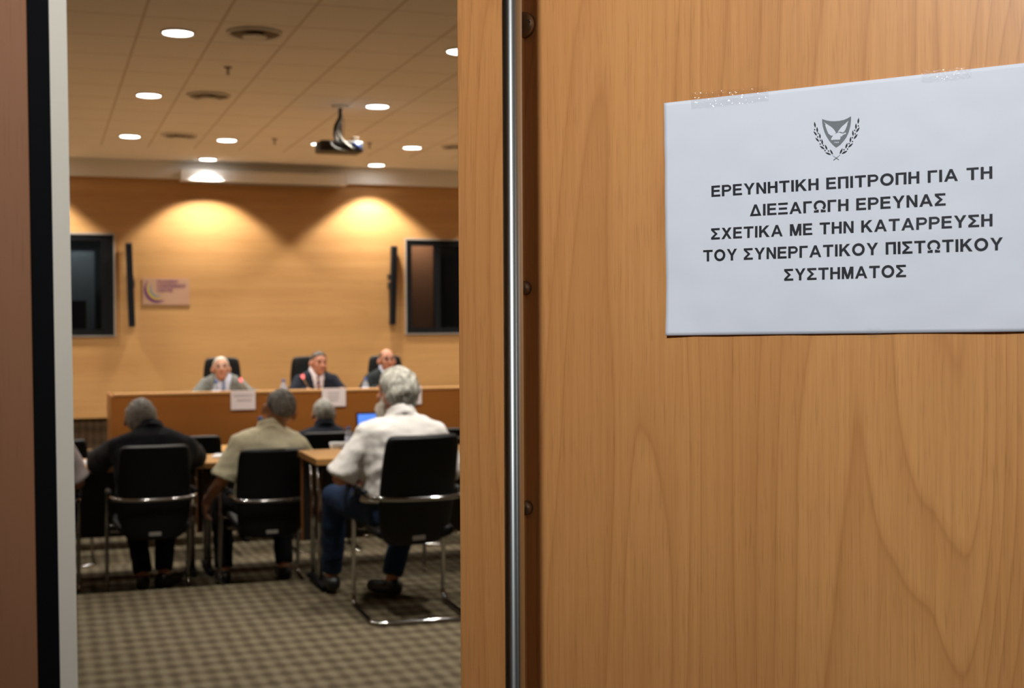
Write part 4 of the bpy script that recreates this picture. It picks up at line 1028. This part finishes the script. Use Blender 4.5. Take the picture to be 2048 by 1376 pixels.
# nearest man, white hair and beard, white shirt
person('white-haired bearded man in a loose white shirt and jeans sitting nearest the door', (1.755, 6.735, 0), 0, dict(
    lean=2, bend=6, wide=1.06, belly=0.05, top='shirt', cloth=M['shirt_white'], loose=0.034, sleeve=0.98, wrinkle=0.012, trousers=M['jeans'], skin=M['skin_red'],
    el=((-0.315, 0.05, 0.705), (0.30, 0.10, 0.70)), wr=((-0.22, 0.30, 0.69), (0.20, 0.33, 0.68)), hd=((0.5, 1, -0.25), (-0.4, 1, -0.25)),
    kn=((-0.25, 0.50, 0.55), (0.16, 0.44, 0.52)), an=((-0.24, 0.64, 0.09), (0.03, 0.36, 0.10)), toe=((0, 1, 0), (-0.5, 1, 0)),
    head=(34, -6, 0), hs=1.03, hoff=(-0.015, 0.045, 0.098), hair=dict(mat=M['hair_white'], th=0.022, wave=0.011, nape=-0.98, ear=-0.45, line=0.55, nf=4.5, drop=0.02), beard=M['hair_pale']))
# black shirt, bent over the table
person('grey-haired man in a black shirt bent forward with both elbows on the left table', (0.63, 8.36, -0.15), 0, dict(
    lean=10, bend=25, wide=1.16, belly=0.03, top='shirt', cloth=M['shirt_black'], loose=0.034, sleeve=0.95, wrinkle=0.010, skin=M['skin'],
    el=((-0.305, 0.50, 0.79), (0.295, 0.50, 0.79)), wr=((-0.10, 0.78, 0.795), (0.10, 0.80, 0.795)), hd=((0.8, 0.6, 0), (-0.8, 0.6, 0)),
    kn=((-0.10, 0.44, 0.53), (0.12, 0.44, 0.53)), an=((-0.05, 0.22, 0.09), (0.08, 0.26, 0.09)), toe=((0, 1, 0), (0.6, 0.8, 0)),
    head=(-4, -34, 0), hoff=(-0.05, 0.10, 0.062), hair=dict(mat=M['hair_grey'], th=0.013, wave=0.006, nape=-0.55, ear=0.0)))
# khaki polo, leaning back
person('balding man in a khaki polo with his head tilted and one arm hanging down', (1.31, 8.30, -0.15), 3, dict(
    lean=-7, bend=-2, wide=1.06, belly=0.05, top='shirt', cloth=M['shirt_khaki'], loose=0.028, sleeve=0.92, wrinkle=0.012, skin=M['skin_tan'],
    el=((-0.285, -0.02, 0.70), (0.30, 0.06, 0.70)), wr=((-0.345, 0.16, 0.56), (0.14, 0.26, 0.66)), hd=((-0.10, 0.5, -0.9), (-0.6, 0.8, -0.1)), pn=((1, 0, 0), (0, 0, -1)),
    kn=((-0.20, 0.46, 0.53), (0.18, 0.46, 0.53)), an=((-0.22, 0.30, 0.09), (0.16, 0.28, 0.09)), shz=(0.0, -0.02),
    head=(0, -3, 13), hs=1.12, hoff=(0.068, 0.015, 0.088), hair=dict(mat=M['hair_dark'], th=0.008, wave=0.003, nape=-0.62, ear=0.02, bald=0.6)))
# person behind the white door edge
person('person in a white shirt seen only by an elbow past the white door edge', (-0.06, 8.36, -0.15), 0, dict(
    lean=6, bend=14, wide=1.05, top='shirt', cloth=M['shirt_cream'], loose=0.028, sleeve=0.92, skin=M['skin_red'],
    el=((-0.33, 0.22, 0.74), (0.26, 0.10, 0.71)), wr=((-0.16, 0.48, 0.80), (0.17, 0.30, 0.60)), hd=((0.6, 0.8, 0), (-0.3, 0.7, -0.4)),
    kn=KN, an=AN, head=(10, -8, 0), hair=dict(mat=M['hair_dark'], th=0.010)))
# navy jacket in the front row
person('grey-haired man in a navy jacket seen from behind in the front row', (2.12, 10.52, -0.27), 0, dict(
    lean=2, bend=10, wide=1.08, top='suit', cloth=M['suit_navy'], shirt=M['shirt_white'], vee=0.1, skin=M['skin'],
    el=((-0.31, 0.16, 0.76), (0.33, 0.18, 0.75)), wr=((-0.13, 0.42, 0.80), (0.16, 0.42, 0.80)), kn=KN, an=AN,
    head=(2, -14, 0), hoff=(0, 0.04, 0.085), hair=dict(mat=M['hair_grey'], th=0.011, wave=0.004, nape=-0.7, ear=-0.25, bald=0.4)), 0.95)
# the three at the panel desk
def panel_x(px, y):
    d = ray(px, 720); return (CAM + d * (y / d.y)).x
person('white-haired man in a grey jacket and pale blue shirt at the panel desk', (panel_x(444, 13.08), 13.08, 0.13), 180, dict(
    lean=-1, bend=5, wide=1.0, belly=0.04, top='suit', cloth=M['suit_grey'], shirt=M['shirt_blue'], tie=M['tie_blue'], vee=0.20, skin=M['skin'], face=True, glasses=M['tag'], brow=M['hair_grey'],
    el=((-0.33, 0.16, 0.74), (0.33, 0.14, 0.74)), wr=((-0.28, 0.40, 0.83), (0.07, 0.36, 0.82)), hd=((0.1, 1, 0), (-0.8, 0.6, 0)), kn=KN, an=AN,
    head=(-4, -12, 0), hoff=(0.02, 0.05, 0.042), hair=dict(mat=M['hair_pale'], th=0.006, wave=0.002, line=0.60, ear=0.0)), 0.89)
person('man in a navy suit, white shirt and striped tie in the middle of the panel', (panel_x(632, 13.10), 13.10, 0.13), 180, dict(
    lean=0, bend=2, wide=1.08, belly=0.05, top='suit', cloth=M['suit_navy'], shirt=M['shirt_cream'], tie=M['tie_stripe'], vee=0.16, skin=M['skin_red'], face=True, brow=M['hair_black'],
    el=((-0.31, 0.16, 0.72), (0.32, 0.16, 0.72)), wr=((-0.20, 0.42, 0.83), (0.16, 0.42, 0.83)), kn=KN, an=AN,
    head=(14, 0, -6), hoff=(-0.02, 0.04, 0.070), hair=dict(mat=M['hair_black'], th=0.006, wave=0.002, line=0.58, ear=-0.05)), 0.90)
person('bald man with glasses in a charcoal suit at the right of the panel', (panel_x(771, 13.10), 13.10, 0.13), 180, dict(
    lean=2, bend=4, wide=1.0, top='suit', cloth=M['suit_char'], shirt=M['shirt_blue'], vee=0.16, skin=M['skin_red'], face=True, glasses=M['glasses'], brow=M['hair_black'],
    el=((-0.31, 0.14, 0.72), (0.31, 0.14, 0.72)), wr=((-0.14, 0.40, 0.83), (0.16, 0.40, 0.83)), kn=KN, an=AN,
    head=(4, -4, 0), hoff=(0, 0.04, 0.080), hair=dict(mat=M['hair_black'], th=0.005, wave=0.001, line=0.75, ear=-0.05, bald=1.0)), 0.91)

# ------------------------------------------------------------------ things on the tables
def bottle(px, zt, y, label, cap=M['blue_cap'], h=0.22):
    d = ray(px, 780); x = (CAM + d * (y / d.y)).x
    t = thing('water_bottle', label, 'bottle', (x, y, zt), 0, 'small plastic water bottles'); k = h / 0.22
    bm = BM(); lathe(bm, [(0.0005, 0), (0.029, 0), (0.031, 0.006), (0.031, 0.06), (0.0285, 0.075), (0.031, 0.09), (0.031, 0.135), (0.026, 0.165), (0.013, 0.190), (0.0125, 0.198), (0.0005, 0.198)]); 
    for v in bm.verts: v.co *= k
    obj('bottle_body', bm, M['bottle'], t)
    bm = BM(); lathe(bm, [(0.0322, 0.088), (0.0322, 0.134), (0.0316, 0.134), (0.0316, 0.088), (0.0322, 0.088)], close=False); 
    for v in bm.verts: v.co *= k
    obj('paper_band', bm, M['shirt_blue'], t)
    bm = BM(); lathe(bm, [(0.0005, 0.219), (0.013, 0.219), (0.0155, 0.216), (0.0155, 0.198), (0.0005, 0.198)]); 
    for v in bm.verts: v.co *= k
    obj('cap', bm, cap, t)
bottle(432, 0.775, 12.52, 'small water bottle in front of the man in the grey jacket')
bottle(567, 0.775, 12.52, 'small water bottle left of the middle panel microphone')
bottle(731, 0.775, 12.52, 'small water bottle at the left of the bald man with glasses')
bottle(521, 0.60, 9.30, 'blue-capped water bottle on the table left of the khaki polo man\'s head', h=0.265)
bottle(697, 0.60, 9.30, 'blue-capped water bottle right of the man in the navy jacket', h=0.18)

def mic(px, y, zt, tip_px, label):
    d = ray(px, 780); x = (CAM + d * (y / d.y)).x
    t = thing('table_microphone', label, 'microphone', (x, y, zt), 0, 'gooseneck conference microphones')
    tp = on_y(*tip_px, y - 0.05) - Vector((x, y, zt))
    bm = BM(); slab(bm, rrect(-0.10, 0.10, -0.06, 0.06, 0.02), 0.035, 'Z'); obj('base', bm, M['frame_black'], t, True, 0.006)
    d_ = tp.normalized()
    bm = BM(); tube(bm, [(0, 0, 0.03), (0, 0, 0.07), tuple(tp * 0.75), tuple(tp)], 0.0065, 8, 0.05); obj('gooseneck', bm, M['chrome'], t)
    bm = BM(); limb(bm, tp, 0.012, tp + d_ * 0.03, 0.013); obj('capsule', bm, M['frame_black'], t)
    bm = BM(); limb(bm, tp - d_ * 0.022, 0.0155, tp - d_ * 0.002, 0.0155, 14, True, True); obj('light_ring', bm, M['led'], t)
    bm = BM(); ellip(bm, (0.06, -0.05, 0.036), (0.016, 0.010, 0.010)); obj('button_light', bm, M['led'], t)
    return t
mic(499, 12.46, 0.80, (480.5, 757), 'gooseneck microphone with a red light ring beside the man in the grey jacket')
mic(620, 12.46, 0.83, (604.5, 750), 'gooseneck microphone with a red light ring before the striped tie')
mic(792, 12.46, 0.80, (782, 758), 'gooseneck microphone hidden behind the white-haired man\'s head')

def card(p0, p1, label, rows):
    """sheet folded over the desk's front ledge"""
    y = DY - 0.012; a_, b_ = on_y(*p0, y), on_y(*p1, y); t = thing('name_sheet', label, 'name card', (0.5 * (a_.x + b_.x), y, a_.z), 0, 'name sheets on the panel desk')
    hw = (b_.x - a_.x) / 2; hz = a_.z - b_.z
    bm = BM(); tz = 0.91 - a_.z
    box(bm, -hw, hw, -0.0015, 0, -hz, 0.0)
    obj('sheet', bm, M['card'], t, False)
    bm = BM()
    rnd = random.Random(label)
    for (zf, x0_, x1_) in rows:
        x_ = x0_ * hw
        while x_ < x1_ * hw - 0.004:
            w_ = rnd.uniform(0.007, 0.011); box(bm, x_, min(x_ + w_, x1_ * hw), -0.0025, -0.0016, -hz * zf - 0.011, -hz * zf + 0.011); x_ += w_ + 0.003
    obj('printed_name', bm, M['ink_soft'], t, False)
card((461.5, 781), (511, 818.5), 'white name sheet hanging on the desk before the man in the grey jacket', [(0.28, -0.8, 0.85), (0.52, -0.5, 0.7)])
card((644, 776.5), (691.5, 812), 'white name sheet hanging on the desk above the navy jacket man', [(0.28, -0.5, 0.5), (0.48, -0.5, 0.5), (0.66, -0.4, 0.4)])
card((796, 772), (843, 808), 'white name sheet mostly hidden behind the white-haired man', [(0.28, -0.6, 0.6), (0.5, -0.5, 0.5)])

# laptop on the front table
lp = on_y(714, 832, 11.30)
t = thing('laptop', 'open black laptop with a bright blue screen left of the white shirt', 'laptop', (lp.x + 0.17, 11.30, 0.48), 0)
SX = Matrix.Rotation(math.radians(-8), 4, 'X')
obj('base', boxm(-0.17, 0.17, -0.24, -0.005, 0.001, 0.02), M['frame_black'], t, False, 0.003)
obj('keyboard', boxm(-0.15, 0.15, -0.20, -0.09, 0.0201, 0.0215), M['pole'], t, False)
bm = BM(); box(bm, -0.17, 0.17, 0.0, 0.012, 0.012, 0.265, SX); lid = obj('lid', bm, M['frame_black'], t, False, 0.003)
bm = BM(); box(bm, -0.155, 0.155, -0.0012, -0.0003, 0.03, 0.250, SX); obj('display', bm, M['screen'], lid, False)
# papers, headset and cup on the second row of tables
def papers(px, py, y, z, sx, sy, rz, label):
    d = ray(px, py); x = (CAM + d * (y / d.y)).x
    t = thing('paper_stack', label, 'papers', (x, y, z), math.radians(rz), 'loose white papers on the tables')
    for k in range(3): obj('sheet', boxm(-sx / 2 + 0.004 * k, sx / 2 + 0.004 * k, -sy / 2, sy / 2, 0.0004 + 0.003 * k, 0.003 * k + 0.0026), M['paper'], t, False)
papers(190, 898, 9.22, 0.60, 0.16, 0.22, 8, 'white papers at the left elbow of the black-shirted man')
papers(452, 898, 9.32, 0.60, 0.18, 0.22, -12, 'white papers at the right elbow of the black-shirted man')
d = ray(216, 885); xx = (CAM + d * (9.36 / d.y)).x
t = thing('document_case', 'dark zipped case lying on the table at the left of the black-shirted man', 'case', (xx, 9.36, 0.60), 0)
bm = BM(); slab(bm, rrect(-0.13, 0.13, -0.09, 0.09, 0.02), 0.065, 'Z'); obj('body', bm, M['leather'], t, True, 0.012)
bm = BM(); box(bm, -0.125, 0.125, -0.0925, -0.0905, 0.045, 0.052); obj('zip', bm, M['tag'], t, False)
for px, lb in ((673, 'white cup with a dark rim beyond the right table, left one of two'), (695, 'white cup lying beyond the right table, right one of two')):
    d = ray(px, 888); xx = (CAM + d * (9.24 / d.y)).x
    t = thing('cup', lb, 'cup', (xx, 9.24, 0.60), 0, 'white cups on the second row of tables')
    bm = BM(); lathe(bm, [(0.0005, 0.008), (0.030, 0.008), (0.046, 0.075), (0.050, 0.075), (0.034, 0.0), (0.0005, 0.0)], seg=28); obj('bowl', bm, M['paper'], t)
    bm = BM(); tube(bm, [(0.040, 0, 0.06), (0.072, 0, 0.055), (0.070, 0, 0.025), (0.036, 0, 0.02)], 0.0045, 8, 0.02); obj('handle', bm, M['paper'], t)
d = ray(683, 892); xx = (CAM + d * (9.10 / d.y)).x
t = thing('coiled_cable', 'thin black cable lying beside the white cups beyond the right table', 'cable', (xx, 9.10, 0.605))
bm = BM(); tube(bm, [(-0.06, 0.02, 0.0), (-0.03, 0.0, 0.03), (0.0, 0.0, 0.05), (0.02, 0.03, 0.02), (0.06, 0.02, 0.0)], 0.005, 8, 0.03); obj('cord', bm, M['black'], t)
